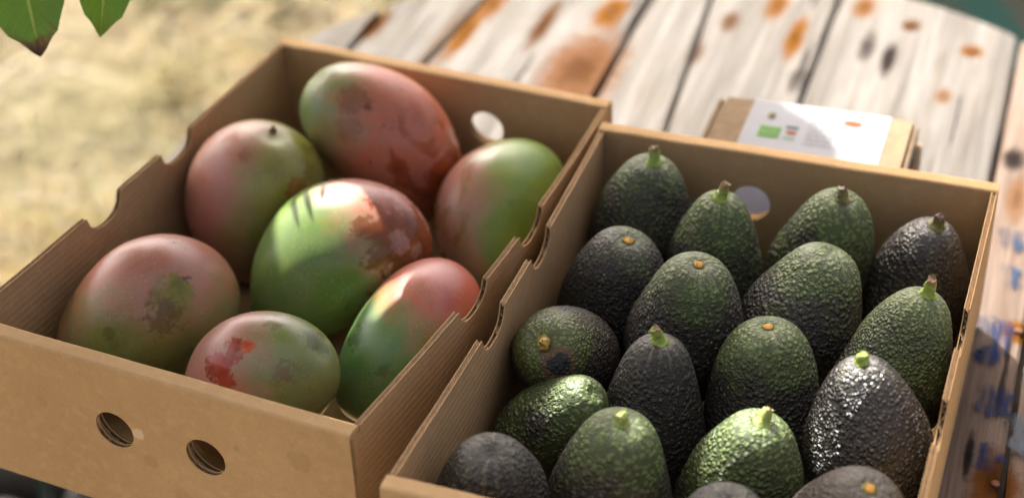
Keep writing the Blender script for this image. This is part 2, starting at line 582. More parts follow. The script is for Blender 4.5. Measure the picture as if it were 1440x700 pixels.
def board(name, loops, place, mat, parent, flute_axis='u', bow=None):
    """corrugated board: two liners cut to the outline (outer loop, then holes) and a fluted core between them.
    place(u, v, w) gives the local point; w runs through the thickness 0..BT"""
    def P(u, v, w):
        if bow: w = w + bow(u, v)
        return place(u, v, w)
    mb = MB()
    flat = [p for lp in loops for p in lp]
    tris = tessellate_polygon([[Vector((u, v, 0)) for u, v in lp] for lp in loops])
    for w0, w1 in ((0, LN), (BT - LN, BT)):
        n = len(flat)
        vv = [P(u, v, w0) for u, v in flat] + [P(u, v, w1) for u, v in flat]
        ff = []
        for t in tris:
            t = [i if isinstance(i, int) else 0 for i in t]
            ff.append(tuple(t))
            ff.append(tuple(n + i for i in t[::-1]))
        base = 0
        for lp in loops:
            m = len(lp)
            for k in range(m):
                a, b = base + k, base + (k + 1) % m
                ff.append((a, b, n + b, n + a))
            base += m
        mb.add(vv, ff)
    panel = mb.build(name, mat, parent)
    # core
    ax = 1 if flute_axis == 'u' else 0       # flutes run along u: scan lines at constant v
    lo = min(p[ax] for p in loops[0])
    hi = max(p[ax] for p in loops[0])
    step = 0.0009
    wave = 0.0068
    core = MB()
    ns = int((hi - lo) / step)

    def w_at(s):
        return BT / 2 + (BT / 2 - LN * 1.05) * math.sin(2 * math.pi * s / wave)
    for i in range(ns):
        s0, s1 = lo + i * step, lo + (i + 1) * step
        sm = (s0 + s1) / 2
        xsct = []
        for lp in loops:
            for k in range(len(lp)):
                p, q = lp[k], lp[(k + 1) % len(lp)]
                if (p[ax] > sm) != (q[ax] > sm):
                    f = (sm - p[ax]) / (q[ax] - p[ax])
                    xsct.append(p[1 - ax] + f * (q[1 - ax] - p[1 - ax]))
        xsct.sort()
        for k in range(0, len(xsct) - 1, 2):
            e0, e1 = xsct[k] + 0.0004, xsct[k + 1] - 0.0004
            if e1 - e0 < 0.002: continue
            cnt = max(1, int((e1 - e0) / 0.03)) if bow else 1
            for c in range(cnt):
                f0, f1 = e0 + (e1 - e0) * c / cnt, e0 + (e1 - e0) * (c + 1) / cnt
                if ax == 1:
                    q = [P(f0, s0, w_at(s0)), P(f1, s0, w_at(s0)), P(f1, s1, w_at(s1)), P(f0, s1, w_at(s1))]
                else:
                    q = [P(s0, f0, w_at(s0)), P(s0, f1, w_at(s0)), P(s1, f1, w_at(s1)), P(s1, f0, w_at(s1))]
                core.add(q, [(0, 1, 2, 3)])
    core.build('fluting', card_core, panel)
    return panel


def circle(cx, cy, r, n=40):
    return [(cx + r * math.cos(2 * math.pi * k / n), cy + r * math.sin(2 * math.pi * k / n)) for k in range(n)]


def fruit_box(corner, yaw, label, bows, front_holes, back_holes, front_mat, notch_jit):
    c, s = math.cos(yaw), math.sin(yaw)
    cx = corner[0] + c * BW / 2 + s * BL / 2
    cy = corner[1] + s * BW / 2 - c * BL / 2
    box = empty('cardboard_box', (cx, cy, 0.0008), yaw)
    tag(box, label, 'box', 'cardboard fruit boxes on the reel table')
    TH = 0.0125                              # folded end wall, two boards and a gap
    mb = MB()
    mb.box(-BW / 2 + 0.0006, BW / 2 - 0.0006, -BL / 2 + 0.0006, BL / 2 - 0.0006, 0.0, BT)
    mb.build('bottom', card_plain, box)

    def loc(a, b, z):
        return (a - BW / 2, BL / 2 - b, z)
    # side walls: outline runs along b, with two finger notches in the rim
    for side in (0, 1):
        b0, b1 = BT + 0.0006, BL - BT - 0.0006
        top = []
        zt = BH - 0.001
        cuts = [(0.178 + notch_jit[side], 0.0200, 0.0165), (0.2725 + notch_jit[side], 0.0195, 0.0165)]
        bb = list(np.linspace(b0, b1, 42))
        pts = []
        pts.append((b0, BH - 0.0056))
        pts.append((TH + 0.0004, BH - 0.0056))
        pts.append((BL - TH - 0.0004, BH - 0.0056))
        pts.append((b1, BH - 0.0056))
        bb = [TH + 0.0007] + [b for b in bb if TH + 0.002 < b < BL - TH - 0.002] + [BL - TH - 0.0007]
        for b in bb:
            if any(abs(b - m) < hw + 0.002 for m, hw, d in cuts): continue
            pts.append((b, zt + 0.0006 * noise.noise((b * 30, side * 5 + corner[0], 0))))
        for m, hw, d in cuts:
            arc = [(m + hw * -math.cos(math.pi * k / 18), zt - d * (math.sin(math.pi * k / 18) ** 0.72)) for k in range(19)]
            arc[0] = (arc[0][0] - 0.0015, zt)
            arc[-1] = (arc[-1][0] + 0.0015, zt)
            pts += arc
        # keep rim points in order of b, arcs already ordered
        pts = sorted(pts, key=lambda p: p[0])
        loop = [(b, z) for b, z in pts] + [(b, BT + 0.0004) for b in np.linspace(b1, b0, 22)]
        bw = bows[side]

        def bow(u, v, bw=bw):
            return bw * math.sin(math.pi * (u / BL)) * (v / BH)
        if side == 0:
            place = lambda u, v, w: loc(0.0004 + w, u, v)
        else:
            place = lambda u, v, w: loc(BW - 0.0004 - BT + w, u, v)
        board('side_panel', [loop], place, card_side, box, 'u', bow)
    # end walls
    for end in (0, 1):
        holes = back_holes if end == 0 else front_holes
        mat = card_plain if end == 0 else front_mat
        cr = 0.0045

        def outline(z0, z1, x0, x1):
            return [(x0, z0), (x1, z0), (x1, z1), (x0, z1)]
        o1 = [outline(BT + 0.0004, BH - 0.0045, 0.0, BW)] + [circle(x, z, 0.0148 if end else 0.0185)[::-1] for x, z in holes]
        o2 = [outline(BT + 0.0004, BH - 0.0045, BT + 0.001, BW - BT - 0.001)] + [circle(x + 0.001, z - 0.0005, 0.0205 if end else 0.0150)[::-1] for x, z in holes]
        if end == 0:
            pl1 = lambda u, v, w: loc(u, w, v)
            pl2 = lambda u, v, w: loc(u, TH - BT + w, v)
        else:
            pl1 = lambda u, v, w: loc(u, BL - w, v)
            pl2 = lambda u, v, w: loc(u, BL - TH + BT - w, v)
        board('end_panel', o1, pl1, mat, box, 'v')
        board('inner_flap', o2, pl2, card_plain, box, 'v')
        # rolled rim joining the two boards
        prof = [(0.0, BH - 0.0045), (0.0, BH - 0.0018), (0.0006, BH - 0.0006), (0.0020, BH), (TH - 0.0020, BH), (TH - 0.0006, BH - 0.0006), (TH, BH - 0.0018), (TH, BH - 0.0045)]
        segs = np.linspace(0.0, BW, 25)
        vv, ff = [], []
        m = len(prof)
        for a in segs:
            sag = 0.0007 * noise.noise((a * 22, end * 3 + corner[0] * 9, 0)) if 0 < a < BW else 0
            for w, z in prof:
                vv.append(loc(a, w if end == 0 else BL - w, z + (sag if z > BH - 0.004 else 0)))
        for i in range(len(segs) - 1):
            for k in range(m):
                ff.append((i * m + k, i * m + (k + 1) % m, (i + 1) * m + (k + 1) % m, (i + 1) * m + k))
        ff += [tuple(range(m)), tuple(range((len(segs) - 1) * m, len(segs) * m))]
        mb = MB()
        mb.add(vv, ff)
        mb.build('rolled_rim', mat, box)
    return box


M_CORNER, M_YAW = (-0.1858, 1.2788), -0.4508
A_CORNER, A_YAW = (0.0750, 1.1160), -0.3757


def front_xyz(a, z):
    return (a - BW / 2, -BL / 2, z)


front_card = cardboard('kraft_board_stained', None,
                       stains=[(*front_xyz(0.143, 0.055), 0.006), (*front_xyz(0.165, 0.030), 0.0085), (*front_xyz(0.262, 0.095), 0.010),
                               (*front_xyz(0.255, 0.050), 0.005), (*front_xyz(0.06, 0.08), 0.006), (*front_xyz(0.215, 0.09), 0.003)],
                       scuffs=[(*front_xyz(0.1365, 0.077), 0.006)])
mango_box = fruit_box(M_CORNER, M_YAW, 'open kraft cardboard box with two round holes in its front, filled with mangoes',
                      (0.0035, 0.010), [(0.1180, 0.0735), (0.1890, 0.0735)], [(0.120, 0.087), (0.193, 0.087)], front_card, (0, 0))
avocado_box = fruit_box(A_CORNER, A_YAW, 'open kraft cardboard box packed with dark green avocados', (0.004, 0.0), [(0.1114, 0.064), (0.1824, 0.064)],
                        [(0.1206, 0.085), (0.192, 0.085)], card_plain, (-0.010, 0.0))


def in_box(corner, yaw, p):
    a, b, z = p
    c, s = math.cos(yaw), math.sin(yaw)
    return Vector((corner[0] + c * a + s * b, corner[1] + s * a - c * b, z + 0.001))


# ------------------------------------------------------------------ fruit
def revolve(name, prof, seg, mat, parent, deform=None):
    """prof: list of (z, r) from bottom pole to top pole"""
    vv, ff = [], []
    n = len(prof)
    vv.append((0, 0, prof[0][0]))
    for z, r in prof[1:-1]:
        for k in range(seg):
            a = 2 * math.pi * k / seg
            vv.append((r * math.cos(a), r * math.sin(a), z))
    vv.append((0, 0, prof[-1][0]))
    if deform:
        vv = [deform(Vector(v)) for v in vv]
    for k in range(seg):
        ff.append((0, 1 + (k + 1) % seg, 1 + k))
    for i in range(n - 3):
        for k in range(seg):
            a, b = 1 + i * seg + k, 1 + i * seg + (k + 1) % seg
            ff.append((a, b, b + seg, a + seg))
    last = len(vv) - 1
    b0 = 1 + (n - 3) * seg
    for k in range(seg):
        ff.append((b0 + k, b0 + (k + 1) % seg, last))
    return mesh_obj(name, vv, ff, mat, parent, True)


def orient(o, base, top, spin):
    d = (top - base).normalized()
    q = d.to_track_quat('Z', 'Y')
    o.rotation_mode = 'QUATERNION'
    o.rotation_quaternion = q @ Matrix.Rotation(spin, 3, 'Z').to_quaternion()
    o.location = base
    return o


def local_dir(o, v):
    """a world direction in the frame of the object"""
    return o.rotation_quaternion.to_matrix().transposed() @ Vector(v)


# ---- mangoes
def vivid(c, k):
    y = 0.3 * c[0] + 0.59 * c[1] + 0.11 * c[2]
    return tuple(max(0.004, y + (x - y) * k) for x in c)


def mango_material(name, R, mid, seed, green, blush, bdir, b0, b1, bloom, rub, rub_col, rub_green, rub_dir=None, yellow=0.0, rub_thr=0.56, scab=0.0, drips=0.0, blobs=(), lines=()):
    g = Graph(name)
    co = g.vmath('SUBTRACT', g.coord(), (0, 0, mid))
    p = g.vmath('SCALE', co)
    p.node.inputs['Scale'].default_value = 1.0 / R
    ps = g.vmath('ADD', p, (seed * 3.7, seed * 1.3, -seed * 2.1))
    n1 = g.noise(ps, 1.3, 4, 0.55)
    n2 = g.noise(ps, 4.5, 5, 0.6)
    fac = g.math('ADD', g.vmath('DOT_PRODUCT', p, tuple(bdir)), g.math('MULTIPLY', g.math('SUBTRACT', n1, 0.5), 1.5))
    fac = g.math('ADD', fac, g.math('MULTIPLY', g.math('SUBTRACT', n2, 0.5), 0.5))
    t = g.ramp(fac, b0, b1)
    green, blush = vivid(green, 1.10), vivid(blush, 1.16)
    gr = g.mix(g.ramp(n2, 0.35, 0.65, 0, 0.6), green, tuple(x * k for x, k in zip(green, (1.45, 1.2, 0.8))))
    if yellow:
        gr = g.mix(g.ramp(g.noise(ps, 1.1, 3), 0.42, 0.62, 0, yellow), gr, (0.34, 0.30, 0.045))
    bl = g.mix(g.ramp(n2, 0.35, 0.7, 0, 0.65), blush, tuple(x * k for x, k in zip(blush, (1.18, 0.80, 0.7))))
    c = g.mix(t, gr, bl)
    stk = g.noise(g.mapping(ps, (7, 7, 0.8)), 1.0, 4, 0.6, 0.3)
    c = g.mix(g.ramp(stk, 0.52, 0.68, 0, 0.30), c, g.mix(t, (0.20, 0.20, 0.03), (0.34, 0.09, 0.04)))
    # waxy bloom
    bm_ = g.math('MULTIPLY', g.ramp(g.math('ADD', g.math('MULTIPLY', g.noise(ps, 1.9, 5, 0.6), 0.7), g.math('MULTIPLY', g.noise(ps, 26, 4, 0.7), 0.3)), 0.34, 0.66), bloom)
    bloom_c = g.mix(t, (0.24, 0.30, 0.18), (0.38, 0.235, 0.20))
    c = g.mix(bm_, c, bloom_c)
    # lenticels
    le = g.voronoi(ps, 22, 'F1')
    c = g.mix(g.math('MULTIPLY', g.ramp(le, 0.09, 0.20, 0.72, 0.0), g.ramp(g.noise(ps, 2.3, 2), 0.35, 0.6, 0.25, 1.0)), c, (0.60, 0.53, 0.33))
    # places where the bloom is rubbed or wetted away
    rn = g.noise(g.mapping(ps, (1, 1, 0.6)), 1.9, 6, 0.58, 0.7)
    if rub_dir is not None:
        rn = g.math('ADD', rn, g.math('MULTIPLY', g.vmath('DOT_PRODUCT', p, tuple(rub_dir)), 0.16))
    rm = g.math('MULTIPLY', g.ramp(rn, rub_thr - 0.02, rub_thr + 0.07), rub)
    rc = g.mix(t, rub_green, rub_col)
    rc = g.mix(g.ramp(n2, 0.4, 0.65, 0, 0.5), rc, tuple(x * 0.5 for x in rub_col))
    c = g.mix(rm, c, rc)
    rough = g.math('SUBTRACT', 0.34, g.math('MULTIPLY', rm, 0.24))
    if drips:
        dn = g.noise(g.mapping(ps, (5.5, 5.5, 0.45), (0, 0, 0), (0.5, 0.3, 0)), 1.0, 3, 0.5, 0.5)
        dm = g.math('MULTIPLY', g.ramp(dn, 0.66, 0.70), drips)
        c = g.mix(dm, c, (0.035, 0.045, 0.015))
        rough = g.math('SUBTRACT', rough, g.math('MULTIPLY', dm, 0.15))
    wob = g.math('SUBTRACT', g.noise(g.mapping(ps, (1, 1, 1)), 7.5, 9, 0.70, 0.25), 0.5)
    for (bx, by, bz), r, bc, amt, glossy, edge, soft in blobs:
        d = g.math('ADD', g.vmath('DISTANCE', g.coord(), (bx, by, bz)), g.math('MULTIPLY', wob, r * edge))
        bmk = g.ramp(d, r * (1 - soft), r * 1.0, amt, 0.0)
        c = g.mix(bmk, c, g.mix(g.ramp(n2, 0.38, 0.66), bc, tuple(x * 0.62 for x in bc)))
        if glossy:
            rough = g.math('SUBTRACT', rough, g.math('MULTIPLY', bmk, 0.22 * glossy), clamp=True)
    for p0, p1, w, lc, amt in lines:                       # sap runs: distance to a short segment
        ab = Vector(p1) - Vector(p0)
        ap = g.vmath('SUBTRACT', g.coord(), tuple(p0))
        tt = g.math('DIVIDE', g.vmath('DOT_PRODUCT', ap, tuple(ab)), ab.length_squared, clamp=True)
        near = g.vmath('SCALE', tuple(ab))
        g.put(near.node.inputs['Scale'], tt)
        d = g.math('ADD', g.vmath('LENGTH', g.vmath('SUBTRACT', ap, near)), g.math('MULTIPLY', wob, w * 2.2))
        lm = g.ramp(d, w * 0.5, w, amt, 0.0)
        c = g.mix(lm, c, lc)
        rough = g.math('SUBTRACT', rough, g.math('MULTIPLY', lm, 0.2), clamp=True)
    c = g.mix(1.0, c, (0.84, 0.81, 0.78), 'MULTIPLY')
    rough = g.math('MAXIMUM', rough, 0.13)
    h = g.math('MULTIPLY', g.noise(ps, 45, 2), 0.2)
    if scab:
        sn = g.math('ADD', g.noise(ps, 11, 5, 0.7), g.math('MULTIPLY', g.math('SUBTRACT', g.noise(ps, 1.6, 2), 0.5), 0.9))
        sm = g.math('MULTIPLY', g.ramp(sn, 0.70, 0.76), scab)
        c = g.mix(sm, c, (0.07, 0.035, 0.018))
        h = g.math('ADD', h, sm)
    g.b.inputs['Subsurface Weight'].default_value = 0.08
    g.b.inputs['Subsurface Radius'].default_value = (0.004, 0.003, 0.001)
    return g.done(c, rough, g.bump(h, 0.0005, 0.7), 0.38)


stem_brown = plain('dry_stem', (0.17, 0.09, 0.05), 0.8, 0.4, 300)


def mango(T, B, R, spin, label, mat_args, flat=0.90, stem=False):
    if stem: flat, R = 1.0, R * 1.05
    T, B = in_box(M_CORNER, M_YAW, T), in_box(M_CORNER, M_YAW, B)
    L = (T - B).length
    o = empty('mango')
    orient(o, B, T, spin)
    tag(o, label, 'mango', 'mangoes in the cardboard box')
    nseg, nr = 72, 54
    prof = []
    for i in range(nr + 1):
        th = math.pi * i / nr
        t = -math.cos(th)                     # -1 .. 1
        r = math.sin(th) ** 0.86
        r *= 1 + 0.07 * t - 0.05 * t * t      # fuller towards the stem
        r *= 0.985
        prof.append((L * (t + 1) / 2, R * r if 0 < i < nr else 0))
    sd = random.random() * 50

    def deform(v):
        t = v.z / L * 2 - 1
        k = 1 + 0.055 * noise.noise(v * 13 + Vector((sd, 0, 0))) + 0.012 * noise.noise(v * 38 + Vector((sd, 4, 0)))
        x = v.x * k
        y = v.y * flat * k
        x += 0.13 * R * math.cos(t * 2.1) - 0.07 * R          # slight kidney bend
        if t < -0.5: x -= 0.10 * R * ((-t - 0.5) / 0.5) ** 2  # blunt beak to one side
        z = v.z
        rr = math.hypot(v.x, v.y)
        if t > 0.6:                                            # stem dimple
            z -= 0.0022 * math.exp(-(rr / 0.009) ** 2)
        return Vector((x, y, z))
    a = dict(mat_args)
    for k in ('bdir', 'rub_dir'):
        if a.get(k) is not None:
            a[k] = local_dir(o, Vector(a[k]).normalized())
    inv = o.rotation_quaternion.inverted()
    a['blobs'] = [(tuple(inv @ (Vector(w) - B)), r, c, k, gl, e, sf) for w, r, c, k, gl, e, sf in a.get('blobs', ())]
    a['lines'] = [(tuple(inv @ (Vector(p) - B)), tuple(inv @ (Vector(q) - B)), w, c, k) for p, q, w, c, k in a.get('lines', ())]
    revolve('skin', prof, nseg, mango_material('mango_skin', R, L / 2, sd, **a), o, deform)
    if stem:
        mb = MB()
        mb.tube([(0.001, 0, L - 0.0035), (0.001, 0, L - 0.0015), (0.0015, 0, L + 0.0005), (0.0022, 0.0005, L + 0.0025)], [0.0036, 0.0031, 0.0026, 0.0020], 10)
        mb.build('stem_button', stem_brown, o, True)
    return o


CAMV = -FW
RIGHT = RT
G1, G2 = (0.125, 0.215, 0.055), (0.085, 0.205, 0.065)
#MARKS_START
MARKS = [
    dict(blobs=[((-0.1600, 1.0962, 0.1280), 0.03, (0.3, 0.29, 0.05), 0.7, 0, 1.6, 0.7),
                ((-0.1732, 1.0725, 0.1276), 0.018, (0.31, 0.28, 0.06), 0.6, 0, 1.8, 0.7),
                ((-0.1630, 1.0726, 0.1084), 0.012, (0.34, 0.15, 0.03), 0.85, 0.6, 2.4, 0.5),
                ((-0.1545, 1.0874, 0.1120), 0.011, (0.2, 0.18, 0.03), 0.7, 0.4, 2.4, 0.5),
                ((-0.1980, 1.0772, 0.1354), 0.008, (0.3, 0.1, 0.06), 0.5, 0, 2.6, 0.5),
                ((-0.1556, 1.1013, 0.1215), 0.01, (0.17, 0.17, 0.03), 0.6, 0.3, 3, 0.5)],
         lines=[]),
    dict(blobs=[((-0.1189, 1.1297, 0.1505), 0.015, (0.26, 0.11, 0.055), 0.6, 0.2, 3, 0.35),
                ((-0.1079, 1.1245, 0.1466), 0.0045, (0.12, 0.06, 0.03), 0.85, 0, 2.4, 0.5),
                ((-0.1226, 1.1178, 0.1322), 0.013, (0.27, 0.11, 0.055), 0.5, 0.2, 3, 0.35),
                ((-0.0513, 1.1231, 0.0793), 0.021, (0.42, 0.09, 0.02), 0.85, 0.8, 2, 0.5),
                ((-0.0622, 1.1372, 0.1338), 0.02, (0.46, 0.13, 0.05), 0.6, 0.3, 2.4, 0.5),
                ((-0.0860, 1.1072, 0.1012), 0.01, (0.36, 0.08, 0.03), 0.7, 0.6, 3, 0.5)],
         lines=[((-0.0948, 1.1161, 0.1351), (-0.1079, 1.1080, 0.1051), 0.0011, (0.05, 0.055, 0.02), 0.6)]),
    dict(blobs=[((-0.2381, 0.9337, 0.1078), 0.022, (0.2, 0.21, 0.035), 0.8, 0, 1.8, 0.6),
                ((-0.2778, 0.9134, 0.0871), 0.034, (0.17, 0.21, 0.05), 0.75, 0, 1.4, 0.8),
                ((-0.2331, 0.9427, 0.1132), 0.014, (0.22, 0.22, 0.02), 0.9, 0.3, 2.6, 0.5),
                ((-0.2436, 0.9261, 0.1003), 0.013, (0.15, 0.065, 0.03), 0.6, 0, 5, 0.4),
                ((-0.2293, 0.9499, 0.1157), 0.0045, (0.07, 0.05, 0.02), 0.9, 0, 2.6, 0.5),
                ((-0.2723, 0.9535, 0.1264), 0.0035, (0.1, 0.05, 0.03), 0.9, 0, 3.6, 0.5),
                ((-0.2651, 0.9492, 0.1267), 0.0022, (0.1, 0.05, 0.03), 0.8, 0, 3.6, 0.5),
                ((-0.2793, 0.9173, 0.0960), 0.005, (0.11, 0.12, 0.03), 0.6, 0.4, 4, 0.5)],
         lines=[]),
    dict(blobs=[((-0.0664, 1.0128, 0.1012), 0.026, (0.24, 0.06, 0.016), 0.93, 1, 2, 0.42),
                ((-0.0820, 1.0055, 0.1121), 0.022, (0.23, 0.065, 0.016), 0.93, 1, 2.4, 0.42),
                ((-0.0919, 1.0193, 0.1246), 0.014, (0.3, 0.06, 0.02), 0.9, 1, 2.6, 0.42),
                ((-0.0760, 0.9957, 0.0850), 0.022, (0.19, 0.075, 0.015), 0.92, 1, 2.4, 0.42),
                ((-0.0954, 0.9898, 0.0998), 0.014, (0.17, 0.09, 0.015), 0.85, 1, 3.4, 0.42),
                ((-0.1046, 1.0014, 0.1186), 0.011, (0.26, 0.075, 0.02), 0.8, 1, 3.4, 0.42),
                ((-0.0814, 0.9996, 0.1048), 0.009, (0.44, 0.24, 0.20), 0.75, 0.2, 3.6, 0.42),
                ((-0.0702, 1.0031, 0.0954), 0.007, (0.44, 0.24, 0.20), 0.7, 0.2, 3.6, 0.42)],
         lines=[((-0.1083, 0.9966, 0.1146), (-0.1157, 0.9859, 0.1005), 0.0011, (0.05, 0.055, 0.02), 0.6), ((-0.1157, 0.9859, 0.1005), (-0.1199, 0.9820, 0.0915), 0.0011, (0.05, 0.055, 0.02), 0.6), ((-0.1019, 0.9880, 0.1002), (-0.1115, 0.9812, 0.0815), 0.0011, (0.05, 0.055, 0.02), 0.6), ((-0.1115, 0.9812, 0.0815), (-0.1236, 0.9800, 0.0609), 0.0011, (0.05, 0.055, 0.02), 0.6), ((-0.1574, 0.9830, 0.0787), (-0.1703, 0.9846, 0.0665), 0.0011, (0.05, 0.055, 0.02), 0.6)]),
    dict(blobs=[((-0.0430, 1.0422, 0.0718), 0.007, (0.3, 0.14, 0.05), 0.5, 0.3, 3, 0.5),
                ((0.0120, 1.0541, 0.0883), 0.018, (0.11, 0.19, 0.02), 0.5, 0.3, 2.4, 0.5)],
         lines=[]),
    dict(blobs=[((-0.1865, 0.8436, 0.0450), 0.03, (0.38, 0.06, 0.03), 0.9, 0.6, 1.2, 0.5),
                ((-0.1981, 0.8690, 0.1023), 0.014, (0.34, 0.05, 0.028), 0.93, 1, 2.6, 0.42),
                ((-0.1878, 0.8716, 0.1112), 0.011, (0.35, 0.055, 0.03), 0.93, 1, 3, 0.42),
                ((-0.1779, 0.8715, 0.1149), 0.0065, (0.62, 0.09, 0.04), 0.9, 1, 2.4, 0.42),
                ((-0.1937, 0.8603, 0.0964), 0.01, (0.34, 0.05, 0.028), 0.9, 1, 2.6, 0.42),
                ((-0.1526, 0.8551, 0.1051), 0.009, (0.19, 0.12, 0.07), 0.6, 0.8, 3.4, 0.45),
                ((-0.1589, 0.8919, 0.1201), 0.01, (0.2, 0.16, 0.08), 0.6, 0.8, 3.4, 0.5),
                ((-0.1325, 0.8812, 0.1101), 0.013, (0.11, 0.15, 0.04), 0.75, 0.8, 2.8, 0.5)],
         lines=[]),
    dict(blobs=[((-0.1090, 0.9192, 0.0808), 0.012, (0.04, 0.1, 0.02), 0.6, 0.7, 3.6, 0.5),
                ((-0.0509, 0.9329, 0.1014), 0.016, (0.42, 0.1, 0.09), 0.6, 0, 2.2, 0.7),
                ((-0.0912, 0.8926, 0.0728), 0.006, (0.04, 0.09, 0.02), 0.5, 0.6, 4, 0.5)],
         lines=[((-0.1121, 0.9268, 0.0782), (-0.1159, 0.9098, 0.0697), 0.0011, (0.05, 0.055, 0.02), 0.6)]),
]
#MARKS_END
MANGOES = [
    ((0.0823, 0.1536, 0.1397), (0.0393, 0.1674, 0.0134), 0.0527, 0.3, 'pink and yellow green mango with stem button in the back corner of the box',
     dict(green=(0.24, 0.24, 0.055), blush=(0.40, 0.20, 0.15), bdir=-RIGHT + UP * 0.1, b0=-0.35, b1=0.45, bloom=0.45, rub=0.8, rub_col=(0.36, 0.13, 0.03), rub_green=(0.22, 0.19, 0.03), rub_dir=RIGHT, yellow=0.8, rub_thr=0.66, **MARKS[0])),
    ((0.0876, 0.0885, 0.154), (0.1798, 0.0517, 0.0305), 0.0536, 1.0, 'large orange red mango leaning against the back wall of the box',
     dict(green=(0.16, 0.24, 0.10), blush=(0.50, 0.19, 0.12), bdir=RIGHT * 1.0 - UP * 0.25, b0=-1.25, b1=-0.15, bloom=0.36, rub=0.75, rub_col=(0.36, 0.085, 0.03), rub_green=(0.16, 0.13, 0.03), rub_dir=RIGHT - UP * 0.6, rub_thr=0.60, scab=0.3, **MARKS[1])),
    ((0.0942, 0.2516, 0.0809), (0.0369, 0.3796, 0.0635), 0.0560, 2.0, 'dusky pink mango with scabbed green patch beside the left wall notch',
     dict(green=(0.17, 0.20, 0.045), blush=(0.42, 0.20, 0.15), bdir=UP * 1.0 - RIGHT * 0.1 - FW * 0.1, b0=-0.55, b1=0.75, bloom=0.41, rub=0.6, rub_col=(0.20, 0.12, 0.04), rub_green=(0.12, 0.15, 0.02), rub_thr=0.72, scab=0.5, **MARKS[2])),
    ((0.209, 0.1656, 0.1077), (0.1055, 0.2448, 0.0348), 0.0540, 0.9, 'green mango with glossy wet red brown end in the middle of the box',
     dict(green=G1, blush=(0.38, 0.19, 0.15), bdir=RIGHT * 1.0 + UP * 0.5, b0=0.05, b1=0.95, bloom=0.36, rub=0.95, rub_col=(0.26, 0.06, 0.018), rub_green=(0.15, 0.12, 0.02), rub_dir=RIGHT * 1.3 + UP * 0.1, rub_thr=0.70, **MARKS[3])),
    ((0.2438, 0.0361, 0.0933), (0.2406, 0.158, 0.0396), 0.0478, 0.2, 'bright green mango with pink shoulder next to the bowed side wall and back hole',
     dict(green=(0.14, 0.24, 0.04), blush=(0.38, 0.20, 0.17), bdir=-RIGHT * 1.0 + UP * 0.15, b0=-0.15, b1=0.95, bloom=0.33, rub=0.5, rub_col=(0.28, 0.12, 0.03), rub_green=(0.13, 0.19, 0.02), rub_dir=-RIGHT, rub_thr=0.66, **MARKS[4])),
    ((0.2221, 0.336, 0.1081), (0.1261, 0.3573, 0.0219), 0.0464, 1.2, 'greyish pink mango with wet red patches touching the front wall',
     dict(green=(0.15, 0.19, 0.06), blush=(0.37, 0.205, 0.17), bdir=-RIGHT * 0.9 + UP * 0.2, b0=-0.55, b1=0.35, bloom=0.52, rub=0.95, rub_col=(0.36, 0.055, 0.03), rub_green=(0.11, 0.10, 0.03), rub_thr=0.72, **MARKS[5])),
    ((0.2616, 0.1965, 0.086), (0.2328, 0.3186, 0.0342), 0.0462, 2.4, 'red topped mango with teal green lower half against the side wall notch',
     dict(green=G2, blush=(0.42, 0.13, 0.10), bdir=RIGHT * 0.75 + UP * 0.65, b0=-0.30, b1=0.95, bloom=0.36, rub=0.45, rub_col=(0.33, 0.08, 0.04), rub_green=(0.06, 0.13, 0.02), rub_thr=0.72, **MARKS[6])),
]
for T, B, R, spin, lab, a in MANGOES:
    mango(T, B, R, spin, lab, a, stem='stem button' in lab)


